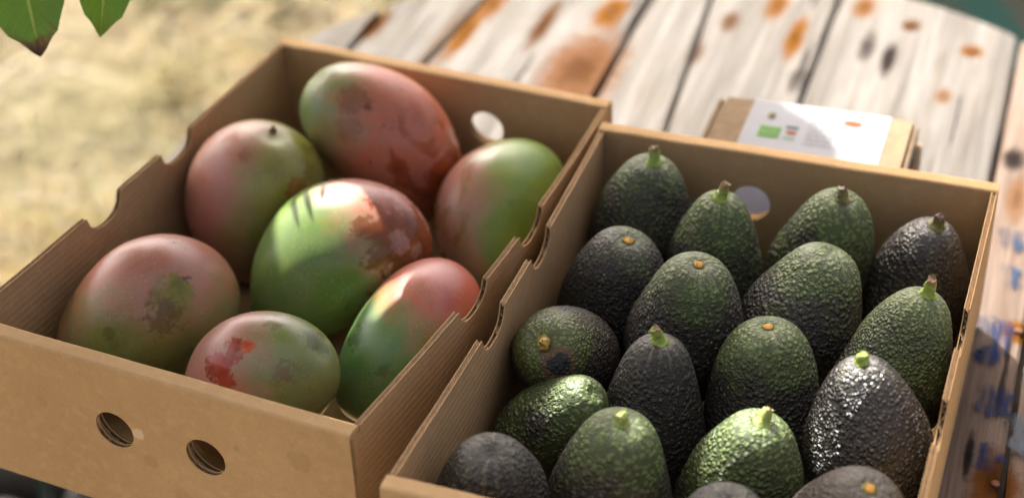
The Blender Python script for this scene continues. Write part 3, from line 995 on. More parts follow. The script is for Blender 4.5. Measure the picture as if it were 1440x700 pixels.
# ---- avocados
def avocado_material(name, seed, green, L, gloss=0.0, top=0.4, speck=0.5, spot=None, tint=(1, 1, 1)):
    g = Graph(name)
    co = g.coord()
    ps = g.vmath('ADD', co, (seed * 0.37, seed * 0.13, seed * 0.21))
    warp = g.vmath('ADD', ps, g.vmath('SCALE', g.noise(ps, 130, 2, 0.5, color=True)))
    warp.node.inputs[1].links[0].from_node.inputs['Scale'].default_value = 0.004
    peb = g.voronoi(warp, 225 + 110 * ((seed * 7.3) % 1.0), 'SMOOTH_F1', 0.25)
    peb2 = g.voronoi(warp, 620, 'F1')
    big = g.noise(ps, 32, 4, 0.6)
    mid = g.noise(ps, 95, 4, 0.6)
    sep = g.node('ShaderNodeSeparateXYZ')
    g.put(sep.inputs[0], co)
    ztip = g.ramp(sep.outputs['Z'], L * 0.62, L * 1.0)
    fac = g.math('ADD', g.math('MULTIPLY', big, 1.1), g.math('MULTIPLY', mid, 0.35))
    fac = g.math('ADD', fac, g.math('MULTIPLY', ztip, top))
    lo = 1.34 - 0.90 * green
    gm = g.ramp(fac, lo - 0.22, lo + 0.22)
    dark = tuple(x * k for x, k in zip((0.030, 0.024, 0.018), tint))
    grn = tuple(x * k for x, k in zip((0.078, 0.112, 0.026), tint))
    c = g.mix(gm, dark, grn)
    ridge = g.ramp(peb, 0.10, 0.62, 1.0, 0.0)                    # 1 on top of a pebble
    c = g.mix(g.math('MULTIPLY', ridge, 0.28), g.mix(g.ramp(ridge, 0.0, 0.35, 0.45, 0.0), c, (0.008, 0.009, 0.005)), g.mix(gm, (0.062, 0.050, 0.040), (0.170, 0.210, 0.058)))
    # pale corky specks
    sp = g.voronoi(ps, 210, 'F1')
    spm = g.math('MULTIPLY', g.ramp(sp, 0.12, 0.22, 1.0, 0.0), g.ramp(mid, 0.38, 0.58, 0.0, min(1.0, speck * 1.35)))
    c = g.mix(spm, c, (0.24, 0.25, 0.075))
    # brownish scuffs
    sc = g.ramp(g.noise(ps, 58, 6, 0.7), 0.58, 0.72, 0, 0.5)
    c = g.mix(sc, c, (0.16, 0.13, 0.085))
    # streaks radiating from the stem
    at = g.math('ARCTAN2', sep.outputs['Y'], sep.outputs['X'])
    comb = g.node('ShaderNodeCombineXYZ')
    g.put(comb.inputs[0], g.math('COSINE', at))
    g.put(comb.inputs[1], g.math('SINE', at))
    g.put(comb.inputs[2], g.math('MULTIPLY', sep.outputs['Z'], 9.0))
    stv = g.noise(g.vmath('ADD', comb.outputs[0], (seed, 0, 0)), 7, 3, 0.6)
    ztop = g.ramp(sep.outputs['Z'], L * 0.86, L * 0.99)
    c = g.mix(g.math('MULTIPLY', g.ramp(stv, 0.50, 0.66), g.math('MULTIPLY', ztop, 0.60)), c, g.mix(min(1.0, green + 0.15), (0.13, 0.12, 0.09), (0.23, 0.28, 0.12)))
    rough = g.math('ADD', 0.46 - 0.20 * gloss, g.math('MULTIPLY', mid, 0.24))
    h = g.math('ADD', g.math('MULTIPLY', ridge, 1.0), g.math('MULTIPLY', g.ramp(peb2, 0.1, 0.7, 0.35, 0.0), 0.8))
    h = g.math('ADD', h, g.math('MULTIPLY', mid, 0.5))
    h = g.math('MULTIPLY', h, g.ramp(sep.outputs['Z'], L * 0.80, L * 1.0, 1.0, 0.35))
    h = g.math('MULTIPLY', h, g.ramp(g.noise(ps, 26, 3, 0.5), 0.34, 0.60, 0.45, 1.0))
    if spot:
        (x, y, z), r = spot
        d = g.math('ADD', g.vmath('DISTANCE', co, (x, y, z)), g.math('MULTIPLY', g.math('SUBTRACT', g.noise(co, 160, 4, 0.6), 0.5), r * 0.9))
        c = g.mix(g.ramp(d, r * 1.0, r * 1.5, 0.75, 0.0), c, (0.13, 0.055, 0.03))
        c = g.mix(g.ramp(d, r * 0.75, r * 1.0, 0.97, 0.0), c, (0.012, 0.013, 0.016))
    return g.done(c, rough, g.bump(h, 0.0017 + 0.0011 * ((seed * 3.1) % 1.0), 1.0), 0.5 + 0.25 * gloss)


def stem_material(name, a, b, tipc):
    g = Graph(name)
    co = g.coord()
    sep = g.node('ShaderNodeSeparateXYZ')
    g.put(sep.inputs[0], co)
    n = g.noise(co, 260, 4, 0.6)
    c = g.mix(g.ramp(n, 0.35, 0.65), a, b)
    f = g.math('ADD', sep.outputs['Z'], g.math('MULTIPLY', g.math('SUBTRACT', n, 0.5), 0.008))
    c = g.mix(g.ramp(f, 0.0085, 0.0125), c, tipc)
    return g.done(c, 0.45, g.bump(n, 0.0012), 0.4)


STEM = {
    'green': stem_material('green_stem', (0.16, 0.24, 0.03), (0.26, 0.33, 0.06), (0.17, 0.10, 0.04)),
    'brown': stem_material('browning_stem', (0.20, 0.20, 0.05), (0.10, 0.065, 0.03), (0.07, 0.035, 0.02)),
    'yellow': stem_material('yellow_stem', (0.40, 0.24, 0.03), (0.24, 0.15, 0.03), (0.10, 0.05, 0.02)),
    'pale': stem_material('pale_stem', (0.24, 0.30, 0.06), (0.32, 0.36, 0.10), (0.42, 0.22, 0.12)),
}
scar_rim = plain('scar_rim', (0.20, 0.20, 0.07), 0.6, 0.4, 400)
scar_core = plain('scar_core', (0.42, 0.21, 0.05), 0.6, 0.35, 500)
# up to the tip: (share of the way from belly to tip, radius)
UPPER_PEAR = [(0, 1), (.12, .985), (.25, .935), (.38, .865), (.5, .785), (.62, .695), (.72, .612), (.81, .528), (.88, .445), (.935, .352), (.97, .255), (.99, .145), (1, 0)]
UPPER = [(0, 1), (.12, .99), (.25, .958), (.38, .91), (.5, .85), (.62, .775), (.72, .70), (.81, .615), (.88, .525), (.935, .42), (.97, .30), (.99, .17), (1, 0)]


def avocado(T, C, R, label, green, stem, gloss=0.0, top=0.4, speck=0.5, spot=None, bend=0.0, slen=0.0125, tint=(1, 1, 1), pear=0.0):
    T, C = in_box(A_CORNER, A_YAW, T), in_box(A_CORNER, A_YAW, C)
    d = (T - C)
    Lu = d.length
    d.normalize()
    rb = min(max((C.z - 0.007) / max(d.z, 0.5), R * 0.94), R * 1.30)
    base = C - d * rb
    L = Lu + rb
    o = empty('avocado')
    spin = random.uniform(0, 6.28)
    orient(o, base, T, spin)
    tag(o, label, 'avocado', 'avocados in the cardboard box')
    prof = []
    nb, nu = 34, 52
    for i in range(nb):
        th = math.pi / 2 * i / nb
        prof.append((rb - rb * math.cos(th), R * math.sin(th) ** 0.95))
    ux = np.array([p[0] for p in UPPER])
    ur = np.array([p[1] for p in UPPER]) * (1 - pear) + np.array([p[1] for p in UPPER_PEAR]) * pear
    for i in range(nu + 1):
        t = math.sin(math.pi / 2 * i / nu)
        prof.append((rb + Lu * t, R * float(np.interp(t, ux, ur)) if i < nu else 0))
    prof[0] = (0, 0)
    # smooth the interpolated radii a little
    rr = np.array([p[1] for p in prof])
    for _ in range(3):
        rr[1:-1] = 0.25 * rr[:-2] + 0.5 * rr[1:-1] + 0.25 * rr[2:]
    prof = [(p[0], r) for p, r in zip(prof, rr)]
    sd = random.random() * 90
    bnd = random.uniform(-0.13, 0.13)

    def deform(v):
        t = v.z / L
        k = 1 + 0.10 * noise.noise(v * 22 + Vector((sd, 0, 0))) + 0.016 * noise.noise(v * 75 + Vector((0, sd, 0))) * (1.1 - t) \
            + 0.010 * noise.noise(v * 170 + Vector((0, 0, sd))) * (1.1 - t)
        x, y = v.x * k, v.y * k
        x += (bend + bnd) * R * math.sin(math.pi * t)
        z = v.z
        r = math.hypot(v.x, v.y)
        if t > 0.7:
            z -= 0.0030 * math.exp(-(r / 0.0055) ** 2)          # little hollow round the stem
        return Vector((x, y, z))
    body_spot = None
    if spot:
        body_spot = (tuple(o.rotation_quaternion.inverted() @ (Vector(spot[0]) - base)), spot[1])
    revolve('body', prof, 104, avocado_material('avocado_skin', sd, green, L, gloss, top, speck, body_spot, tint), o, deform)
    if stem == 'scar':
        mb = MB()
        ring = []
        z0 = L - 0.0026
        mb.tube([(0, 0, z0 - 0.002), (0, 0, z0 + 0.0006), (0, 0, z0 + 0.0012), (0, 0, z0 + 0.0004)], [0.0058, 0.0054, 0.0042, 0.0030], 18)
        mb.build('stem_scar', scar_rim, o, True)
        mb = MB()
        mb.tube([(0, 0, z0), (0, 0, z0 + 0.0011), (0, 0, z0 + 0.0015)], [0.0034, 0.0032, 0.0018], 14)
        mb.build('scar_core', scar_core, o, True)
    elif stem:
        lx, ly = random.uniform(-0.0045, 0.0045), random.uniform(-0.0045, 0.0045)
        slen *= random.uniform(0.78, 0.98)
        sv = MB()
        n = 10
        pts, rad = [], []
        for i in range(n):
            t = i / (n - 1)
            pts.append((lx * t * t, ly * t * t, -0.0035 + (slen + 0.0035) * t))
            rad.append(0.0046 - 0.0012 * t + 0.0026 * math.exp(-((t - 0.22) / 0.13) ** 2))
        rad[-1] *= 0.86
        sv.tube(pts, rad, 16)
        for i, v in enumerate(sv.v):
            q = Vector(v)
            m = 1 + 0.42 * noise.noise(q * 300 + Vector((sd, 0, 0)))
            top_ = max(0.0, (q.z - slen * 0.8) / (slen * 0.2))
            sv.v[i] = (q.x * m, q.y * m, q.z + top_ * 0.0030 * noise.noise(q * 500 + Vector((0, sd, 0))))
        so = sv.build('stem', STEM[stem], o, True)
        so.location = (0, 0, L - 0.0028)
        so.data.polygons[len(so.data.polygons) - 1].use_smooth = False
    return o


AVOCADOS = [
    ((0.0578, 0.0587, 0.1381), (0.0462, 0.0553, 0.0680), 0.0403, 'dull green avocado with tall green stem in the back corner beside the mango box', 0.52, 'green', dict(speck=0.55, top=0.25, slen=0.0145, pear=0.8)),
    ((0.1169, 0.0959, 0.1422), (0.1150, 0.0907, 0.0704), 0.0370, 'green avocado with stem standing before the round hole of the back wall', 0.62, 'green', dict(top=0.3, slen=0.014, pear=1.0)),
    ((0.1986, 0.0662, 0.1375), (0.1801, 0.0529, 0.0692), 0.0380, 'green avocado with blackened thin stem against the back wall', 0.62, 'brown', dict(top=0.3, slen=0.0135, pear=0.6)),
    ((0.2645, 0.0580, 0.1223), (0.2550, 0.0542, 0.0506), 0.0392, 'blackish avocado with brown stem in the outer back corner of the box', 0.12, 'brown', dict(gloss=0.5, top=0.3, slen=0.0145, pear=0.8)),
    ((0.0641, 0.1426, 0.1252), (0.0454, 0.1382, 0.0597), 0.0395, 'purple black stemless avocado with orange scar by the shared wall', 0.05, 'scar', dict(top=0.5)),
    ((0.1241, 0.1812, 0.1442), (0.1144, 0.1774, 0.0744), 0.0403, 'speckled green stemless avocado in the middle of the box', 0.42, 'scar', dict(top=0.4, speck=0.7)),
    ((0.2022, 0.1158, 0.1274), (0.1827, 0.1328, 0.0619), 0.0423, 'large leaning green avocado without visible stem in the second row', 0.55, None, dict(top=0.45, gloss=0.2)),
    ((0.2723, 0.1587, 0.1365), (0.2550, 0.1704, 0.0659), 0.0394, 'bright green avocado with yellow green stem leaning on the outer side wall', 0.74, 'green', dict(top=0.2, speck=0.6, slen=0.0155, pear=0.9)),
    ((0.0382, 0.2536, 0.1115), (0.0421, 0.2136, 0.0674), 0.0362, 'round avocado lying end on with yellow stub and black bruise', 0.38, 'yellow',
     dict(top=0.55, slen=0.008, speck=0.8, spot=((0.0280, 0.8558, 0.1005), 0.0095), tint=(1.2, 1.0, 0.9))),
    ((0.1164, 0.2478, 0.1281), (0.1145, 0.2510, 0.0561), 0.0355, 'slim blackish avocado with bright green stem in the third row', 0.10, 'green', dict(top=0.18, speck=0.35, slen=0.0125, pear=0.9)),
    ((0.1783, 0.2097, 0.1259), (0.1827, 0.2150, 0.0539), 0.0403, 'broad green to black avocado with brown scar in the third row', 0.52, 'scar', dict(top=0.45)),
    ((0.2447, 0.2471, 0.1414), (0.2537, 0.2501, 0.0690), 0.0403, 'glossy black avocado with strong white shine and tiny green stem', 0.10, 'green', dict(gloss=1.0, top=0.2, slen=0.008, speck=0.3, pear=0.8)),
    ((0.0838, 0.2812, 0.1020), (0.0412, 0.2785, 0.0517), 0.0297, 'slender green avocado lying on its side by the shared wall', 0.74, None, dict(top=0.5, gloss=0.3, bend=0.1)),
    ((0.0513, 0.3815, 0.1280), (0.0424, 0.3674, 0.0620), 0.0367, 'dark grey avocado in the front corner of the box', 0.10, None, dict(top=0.1, gloss=0.2)),
    ((0.1161, 0.3278, 0.1257), (0.1073, 0.3261, 0.0577), 0.0400, 'mottled green avocado with pale pink tipped stem in the front rows', 0.52, 'pale', dict(top=0.45, slen=0.010, pear=0.6)),
    ((0.1940, 0.2907, 0.1157), (0.1814, 0.2942, 0.0457), 0.0393, 'pale green avocado with sunlit shoulder and brown tipped stem', 0.80, 'pale', dict(top=0.4, speck=0.4, slen=0.0125, pear=0.3)),
    ((0.2682, 0.3397, 0.1255), (0.2549, 0.3306, 0.0590), 0.0380, 'brownish black avocado with orange scar in the front row', 0.03, 'scar', dict(top=0.15, tint=(1.5, 1.15, 1.0))),
    ((0.1923, 0.3706, 0.1225), (0.1877, 0.3672, 0.0550), 0.0369, 'dark slate avocado in the middle of the front row', 0.02, None, dict(top=0.1, tint=(1.0, 1.05, 1.15))),
    ((0.1130, 0.3790, 0.0950), (0.1130, 0.3760, 0.0450), 0.0300, 'small dark avocado low behind the front wall', 0.2, None, dict(top=0.2)),
    ((0.2600, 0.3900, 0.0700), (0.2580, 0.3800, 0.0350), 0.0250, 'small black avocado tucked in the outer front corner', 0.1, None, dict(top=0.2)),
][:18]
for T, C_, R, lab, gr, st, kw in AVOCADOS:
    avocado(T, C_, R, lab, gr, st, **kw)

# ------------------------------------------------------------------ small parcel behind the avocado box
pyaw = math.atan2(1.147 - 1.202, 0.330 - 0.182)
PW, PD, PH = 0.158, 0.082, 0.0985
pc, psn = math.cos(pyaw), math.sin(pyaw)
pcx = 0.182 + pc * PW / 2 + psn * PD / 2
pcy = 1.202 + psn * PW / 2 - pc * PD / 2
parcel = empty('parcel', (pcx, pcy, 0.0008), pyaw)
tag(parcel, 'small closed cardboard carton with white printed label behind the avocado box', 'carton')
bm = bmesh.new()
bmesh.ops.create_cube(bm, size=1.0)
for v in bm.verts:
    v.co = Vector((v.co.x * PW, v.co.y * PD, (v.co.z + 0.5) * PH))
bmesh.ops.bevel(bm, geom=list(bm.edges), offset=0.004, segments=3, affect='EDGES')
carton_card = plain('carton_board', (0.150, 0.108, 0.066), 0.85, 0.12, 120, 0.05)
bm_obj('carton', bm, carton_card, parcel, False)
dark_slot = plain('gap_dark', (0.05, 0.035, 0.025), 0.25, 0.3, 80)  # dark colour painted for the shaded gap by the end flap, not tape
mb = MB()
mb.box(PW / 2 + 0.0004, PW / 2 + 0.0012, -PD / 2 + 0.004, PD / 2 - 0.004, PH - 0.022, PH - 0.0045)
mb.build('gap_strip', dark_slot, parcel)
mb = MB()
mb.box(PW / 2 + 0.0016, PW / 2 + 0.0052, -PD / 2 + 0.002, PD / 2 - 0.002, 0.004, PH - 0.020)
mb.build('end_flap', carton_card, parcel)
mb = MB()
mb.box(-PW / 2 - 0.0045, -PW / 2 - 0.0012, -PD / 2 + 0.002, PD / 2 - 0.002, 0.004, PH - 0.004)
mb.build('end_flap', carton_card, parcel)
paper = plain('label_paper', (0.185, 0.190, 0.196), 0.5, 0.03, 60)
# label wraps over the top and a little down the near face
lab = MB()
x0, x1 = -PW / 2 + 0.026, PW / 2 - 0.021
zt = PH + 0.0006
pr = [(PD / 2 - 0.0015, zt - 0.0008), (PD / 2 - 0.006, zt), (-PD / 2 + 0.005, zt), (-PD / 2 + 0.001, zt - 0.0014), (-PD / 2 - 0.0007, zt - 0.006), (-PD / 2 - 0.0007, zt - 0.020)]
lab.add([(x, y, z) for y, z in pr for x in (x0, x1)], [(2 * i, 2 * i + 1, 2 * i + 3, 2 * i + 2) for i in range(len(pr) - 1)])
label = lab.build('label', paper, parcel)
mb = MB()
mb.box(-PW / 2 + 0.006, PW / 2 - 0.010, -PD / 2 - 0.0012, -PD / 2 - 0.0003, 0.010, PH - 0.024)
mb.build('side_label', plain('shade_blue_paper', (0.30, 0.44, 0.90), 0.5, 0.12, 40), parcel)  # white paper coloured blue to stand in for skylit shade behind the hole
ink = {k: plain('ink_' + k, c, 0.5, 0.05, 50) for k, c in dict(green=(0.045, 0.130, 0.011), dark=(0.01, 0.03, 0.015), orange=(0.15, 0.03, 0.002), yellow=(0.13, 0.1, 0.008), grey=(0.062, 0.068, 0.078), blue=(0.03, 0.04, 0.055), pale=(0.085, 0.14, 0.085), white=(0.17, 0.19, 0.17)).items()}


def mark(outline, color, lift=0.0004):
    mb = MB()
    n = len(outline)
    mb.add([(x, y, zt + lift) for x, y in outline], [tuple(range(n))])
    return mb.build('print_mark', ink[color], label)


def rect(cx, cy, w, h, sk=0.0):
    return [(cx - w / 2 - sk, cy - h / 2), (cx + w / 2 - sk, cy - h / 2), (cx + w / 2 + sk, cy + h / 2), (cx - w / 2 + sk, cy + h / 2)]


def oval(cx, cy, w, h, n=20):
    return [(cx + w / 2 * math.cos(2 * math.pi * k / n), cy + h / 2 * math.sin(2 * math.pi * k / n)) for k in range(n)]


mark(rect(x0 + 0.0215, -0.010, 0.017, 0.017), 'green')
for k in range(12):                                   # leaf outlined by little stars
    a = 2 * math.pi * k / 12
    mark(oval(x0 + 0.0215 + 0.0052 * math.cos(a), -0.010 + 0.0030 * math.sin(a) + 0.0016 * math.cos(a), 0.0012, 0.0012, 6), 'white', 0.0007)
mark(oval(x0 + 0.0185, 0.015, 0.006, 0.010), 'dark')
mark(oval(x0 + 0.0172, 0.0155, 0.0045, 0.0070), 'yellow', 0.0007)
mark(rect(x0 + 0.038, 0.0005, 0.010, 0.004), 'blue')
mark(oval(x0 + 0.0385, -0.0075, 0.009, 0.006), 'orange')
mark(rect(x0 + 0.038, -0.0165, 0.009, 0.0035), 'pale')
mark(oval(x1 - 0.028, 0.0195, 0.0155, 0.0085), 'orange')
mark(rect(x1 - 0.0175, -0.012, 0.0011, 0.026), 'grey')
mark(rect(x1 - 0.0155, 0.014, 0.0008, 0.014), 'grey')
for r in range(7):
    x = x0 + 0.050 + 0.001 * (r % 2)
    y = 0.020 - r * 0.0068
    end = x1 - 0.040 + random.uniform(-0.006, 0.002)
    while x < end:
        w = random.uniform(0.002, 0.0065)
        mark(rect(x + w / 2, y, w, 0.0013), 'grey')
        x += w + 0.0013
for r in range(4):
    mark(rect(x1 - 0.026, -0.004 - r * 0.006, random.uniform(0.007, 0.012), 0.0012), 'grey')

# ------------------------------------------------------------------ crate of avocados on the shaded ground
crate_mat = plain('dark_green_plastic', (0.012, 0.030, 0.026), 0.45, 0.2, 30)
CX, CY, CZ = -0.60, 1.30, GZ
crate = empty('plastic_crate', (CX, CY, CZ), 0.35)
tag(crate, 'dark green plastic crate on the ground in the shade below the reel table', 'crate')
cw, cd, ch = 0.40, 0.56, 0.27
mb = MB()
mb.box(-cw / 2, cw / 2, -cd / 2, cd / 2, 0.0, 0.008)
mb.build('base', crate_mat, crate)
mb = MB()
mb.box(-cw / 2 + 0.0135, cw / 2 - 0.0135, -cd / 2 + 0.0135, cd / 2 - 0.0135, 0.125, 0.135)
mb.build('tray', crate_mat, crate)
for sx, sy in ((1, 0), (-1, 0), (0, 1), (0, -1)):
    for k in range(5):
        z0 = 0.012 + k * 0.052
        mb = MB()
        if sx:
            mb.box(sx * cw / 2 - 0.006, sx * cw / 2 + 0.006, -cd / 2 - 0.0062, cd / 2 + 0.0062, z0, z0 + 0.038)
        else:
            mb.box(-cw / 2 + 0.0064, cw / 2 - 0.0064, sy * cd / 2 - 0.006, sy * cd / 2 + 0.006, z0, z0 + 0.038)
        mb.build('slat', crate_mat, crate)
for sx in (-1, 1):
    for sy in (-1, 1):
        mb = MB()
        mb.box(sx * cw / 2 - 0.012, sx * cw / 2 + 0.012, sy * cd / 2 - 0.012, sy * cd / 2 + 0.012, 0.0085, ch)
        mb.build('corner_post', crate_mat, crate)
crate_skin = avocado_material('crate_avocado_skin', 3.0, 0.3, 0.11, 0.3)
proto = None
k = 0
for layer, z in ((2, 0.176),):
    for i in range(4):
        for j in range(6):
            if layer < 2 and 0 < i < 3 and 0 < j < 5: continue
            x = -0.135 + i * 0.09 + random.uniform(-.004, .004)
            y = -0.215 + j * 0.086 + random.uniform(-.004, .004)
            if proto is None:
                n = 28
                prof = [(-0.055 * math.cos(math.pi * q / n), 0.037 * math.sin(math.pi * q / n) * (1 - 0.16 * -math.cos(math.pi * q / n))) for q in range(n + 1)]
                proto = revolve('avocado', prof, 32, crate_skin, None, lambda v: v * (1 + 0.03 * noise.noise(v * 30)))
                o = proto
            else:
                o = link(proto.copy())
            ca, sa = math.cos(0.35), math.sin(0.35)
            o.location = (CX + ca * x - sa * y, CY + sa * x + ca * y, CZ + z)
            o.rotation_euler = (random.uniform(-.15, .15), random.uniform(-.15, .15), random.uniform(0, 6))
            tag(o, 'dark avocado in the plastic crate under the table', 'avocado', 'avocados in the plastic crate')
            k += 1

# ------------------------------------------------------------------ garden chair beyond the table
chair = empty('garden_chair', (0.80, 2.19, GZ), 0.12)
tag(chair, 'dark teal canvas garden chair with brown stripes beyond the table', 'chair')
canvas = Graph('striped_canvas', 0.9)
sepx = canvas.node('ShaderNodeSeparateXYZ')
canvas.put(sepx.inputs[0], canvas.coord())
st = canvas.math('SINE', canvas.math('MULTIPLY', sepx.outputs['X'], 62.0))
cc = canvas.mix(canvas.ramp(st, 0.1, 0.7), (0.005, 0.013, 0.0105), (0.018, 0.010, 0.007))
cc = canvas.mix(canvas.ramp(canvas.noise(canvas.coord(), 9, 3), 0.4, 0.6, 0, 0.7), cc, (0.005, 0.0135, 0.011))
canvas = canvas.done(cc, 0.95, None, 0.02)
frame_mat = plain('dark_wood', (0.06, 0.04, 0.025), 0.6, 0.3, 30)
sw, sd_, sh = 0.62, 0.55, 0.42
vv, ff = [], []
for j in range(13):
    for i in range(13):
        x, y = -sw / 2 + sw * i / 12, -sd_ / 2 + sd_ * j / 12
        vv.append((x, y, sh - 0.035 * math.sin(math.pi * i / 12)))
for j in range(12):
    for i in range(12):
        a = j * 13 + i
        ff.append((a, a + 1, a + 14, a + 13))
so = mesh_obj('seat', vv, ff, canvas, chair, True)
sm = so.modifiers.new('thickness', 'SOLIDIFY'); sm.thickness = 0.006
vv = [(-sw / 2 + sw * i / 12, sd_ / 2 + 0.02 + 0.10 * (j / 8) - 0.03 * math.sin(math.pi * i / 12) * -1, sh + 0.10 + 0.36 * j / 8) for j in range(9) for i in range(13)]
ff = [(j * 13 + i, j * 13 + i + 1, j * 13 + i + 14, j * 13 + i + 13) for j in range(8) for i in range(12)]
so = mesh_obj('backrest', vv, ff, canvas, chair, True)
sm = so.modifiers.new('thickness', 'SOLIDIFY'); sm.thickness = 0.006
for sx in (-1, 1):
    for sy in (-1, 1):
        mb = MB()
        x = sx * (sw / 2 + 0.012)
        top = (x, sd_ / 2 + 0.125, sh + 0.48) if sy > 0 else (x, -sd_ / 2, sh + 0.2)
        mb.tube([(x, sy * sd_ / 2, 0.0), (x, sy * sd_ / 2, sh * 0.9), top], [0.014, 0.014, 0.013], 10)
        mb.build('leg', frame_mat, chair)
    mb = MB()
    mb.box(sx * (sw / 2 + 0.012) - 0.012, sx * (sw / 2 + 0.012) + 0.012, -sd_ / 2 + 0.016, sd_ / 2 - 0.016, sh - 0.015, sh + 0.012)
    mb.build('rail', frame_mat, chair)
    mb = MB()
    mb.box(sx * (sw / 2 + 0.012) - 0.022, sx * (sw / 2 + 0.012) + 0.022, -sd_ / 2 - 0.02, sd_ / 2 + 0.04, sh + 0.202, sh + 0.222)
    mb.build('armrest', frame_mat, chair)

# ------------------------------------------------------------------ mango tree: shades the boxes, two leaves hang into view


def leaf_material():
    g = Graph('mango_leaf')
    co = g.coord()
    n = g.noise(co, 30, 3)
    c = g.mix(n, (0.030, 0.085, 0.012), (0.060, 0.130, 0.020))
    g.put(g.b.inputs['Base Color'], c)
    g.b.inputs['Roughness'].default_value = 0.38
    tr = g.node('ShaderNodeBsdfTranslucent')
    tr.inputs['Color'].default_value = (0.20, 0.42, 0.03, 1)
    mx = g.node('ShaderNodeMixShader')
    mx.inputs[0].default_value = 0.30
    g.t.links.new(g.b.outputs[0], mx.inputs[1])
    g.t.links.new(tr.outputs[0], mx.inputs[2])
    g.t.links.new(mx.outputs[0], g.out.inputs['Surface'])
    return g.m


leaf_mat = leaf_material()
bark = plain('bark', (0.11, 0.085, 0.06), 0.9, 0.4, 25, 0.2, 0.01)
tree = empty('mango_tree', (-2.35, 2.0, GZ))
tag(tree, 'mango tree with long glossy green leaves hanging over the boxes', 'tree')
TB = Vector((-2.35, 2.0, GZ))


def tpt(p):
    return tuple(Vector(p) - TB)


LIMB = [(-2.35, 2.0, GZ - 0.05), (-2.30, 2.0, 0.3), (-2.18, 1.98, 1.1), (-1.85, 1.95, 1.7), (-1.2, 1.95, 2.05), (-0.5, 2.0, 2.15), (0.1, 1.95, 2.1)]
mb = MB()
mb.tube([tpt(p) for p in LIMB], [0.13, 0.11, 0.09, 0.07, 0.045, 0.03, 0.015], 12)
mb.build('trunk', bark, tree, True)
mb = MB()
for path, r0 in (([(-1.85, 1.95, 1.7), (-1.3, 1.4, 1.75), (-0.7, 1.1, 1.55), (-0.42, 1.05, 1.1), (-0.33, 1.06, 0.52)], 0.03),
                 ([(-0.5, 2.0, 2.15), (-0.3, 1.7, 2.0), (-0.1, 1.5, 1.9)], 0.015),
                 ([(-2.18, 1.98, 1.1), (-2.6, 2.3, 1.8), (-2.9, 2.7, 2.6)], 0.06),
                 ([(-1.2, 1.95, 2.05), (-1.3, 1.2, 2.4), (-1.4, 0.4, 2.7)], 0.03)):
    mb.tube([tpt(p) for p in path], [r0 * (1 - 0.8 * i / (len(path) - 1)) for i in range(len(path))], 8)
mb.build('branches', bark, tree, True)

# where direct sun must reach (points on the plane z = 0.11): dapples seen on the fruit
DAP = [(-0.1705, 1.0161, 0.006), (-0.1591, 1.0110, 0.008), (-0.1453, 1.0098, 0.009), (-0.1342, 1.0099, 0.009), (-0.1261, 1.0110, 0.007), (-0.1214, 1.0005, 0.005),
       (-0.0999, 0.9982, 0.004), (-0.0894, 1.0058, 0.004), (-0.0156, 1.0751, 0.0080), (-0.0922, 0.9450, 0.006), (-0.1205, 1.0103, 0.005),
       (-0.0702, 0.9852, 0.004), (0.1614, 0.7733, 0.009), (0.1323, 0.7742, 0.009), (0.1219, 0.7755, 0.009), (0.1465, 0.7762, 0.006), (0.2203, 0.7595, 0.009),
       (0.2145, 0.7604, 0.006), (0.0299, 0.8239, 0.006), (0.0399, 0.8244, 0.005), (0.0637, 0.7462, 0.006), (0.2666, 0.9794, 0.005)]
# outline of the shade on that plane
SHADE = [(-0.60, 1.10), (-0.225, 1.300), (-0.07, 1.262), (-0.055, 1.238), (-0.02, 1.250), (-0.004, 1.213), (0.075, 1.170), (0.085, 1.33), (0.195, 1.34), (0.218, 1.205), (0.242, 1.158),
         (0.258, 1.120), (0.25, 1.065), (0.36, 1.022), (0.40, 0.98), (0.44, 0.70), (0.45, 0.35), (-0.75, 0.35)]


def inside(p, poly):
    r = False
    n = len(poly)
    for i in range(n):
        (x1, y1), (x2, y2) = poly[i], poly[(i + 1) % n]
        if (y1 > p[1]) != (y2 > p[1]) and p[0] < (x2 - x1) * (p[1] - y1) / (y2 - y1) + x1:
            r = not r
    return r


def leaf_geo(base, axis, side, length, width, curl, fold, nseg=8):
    """blade as a strip of quads either side of the midrib"""
    axis = axis.normalized()
    side = (side - axis * side.dot(axis)).normalized()
    nrm = axis.cross(side)
    vv = []
    for i in range(nseg + 1):
        t = i / nseg
        w = width * (math.sin(math.pi * min(1, t ** 0.85)) ** 0.75 if 0 < t < 1 else 0.02)
        mid = base + axis * (length * t) - nrm * (curl * length * t * t)
        rip = 0.05 * width * math.sin(t * 17)
        vv += [mid - side * w + nrm * (fold * w + rip), mid, mid + side * w + nrm * (fold * w - rip)]
    ff = []
    for i in range(nseg):
        a = 3 * i
        ff += [(a, a + 1, a + 4, a + 3), (a + 1, a + 2, a + 5, a + 4)]
    return vv, ff


def shade_pt(v):
    t = (v.z - 0.11) / SUN_DIR.z
    return (v.x - SUN_DIR.x * t, v.y - SUN_DIR.y * t)


def overhead(v):
    """the bough stays well above the line of sight to the table"""
    d = v - CAM_POS
    return d.dot(UP) > 0.185 * d.dot(FW) or d.dot(FW) < -0.05


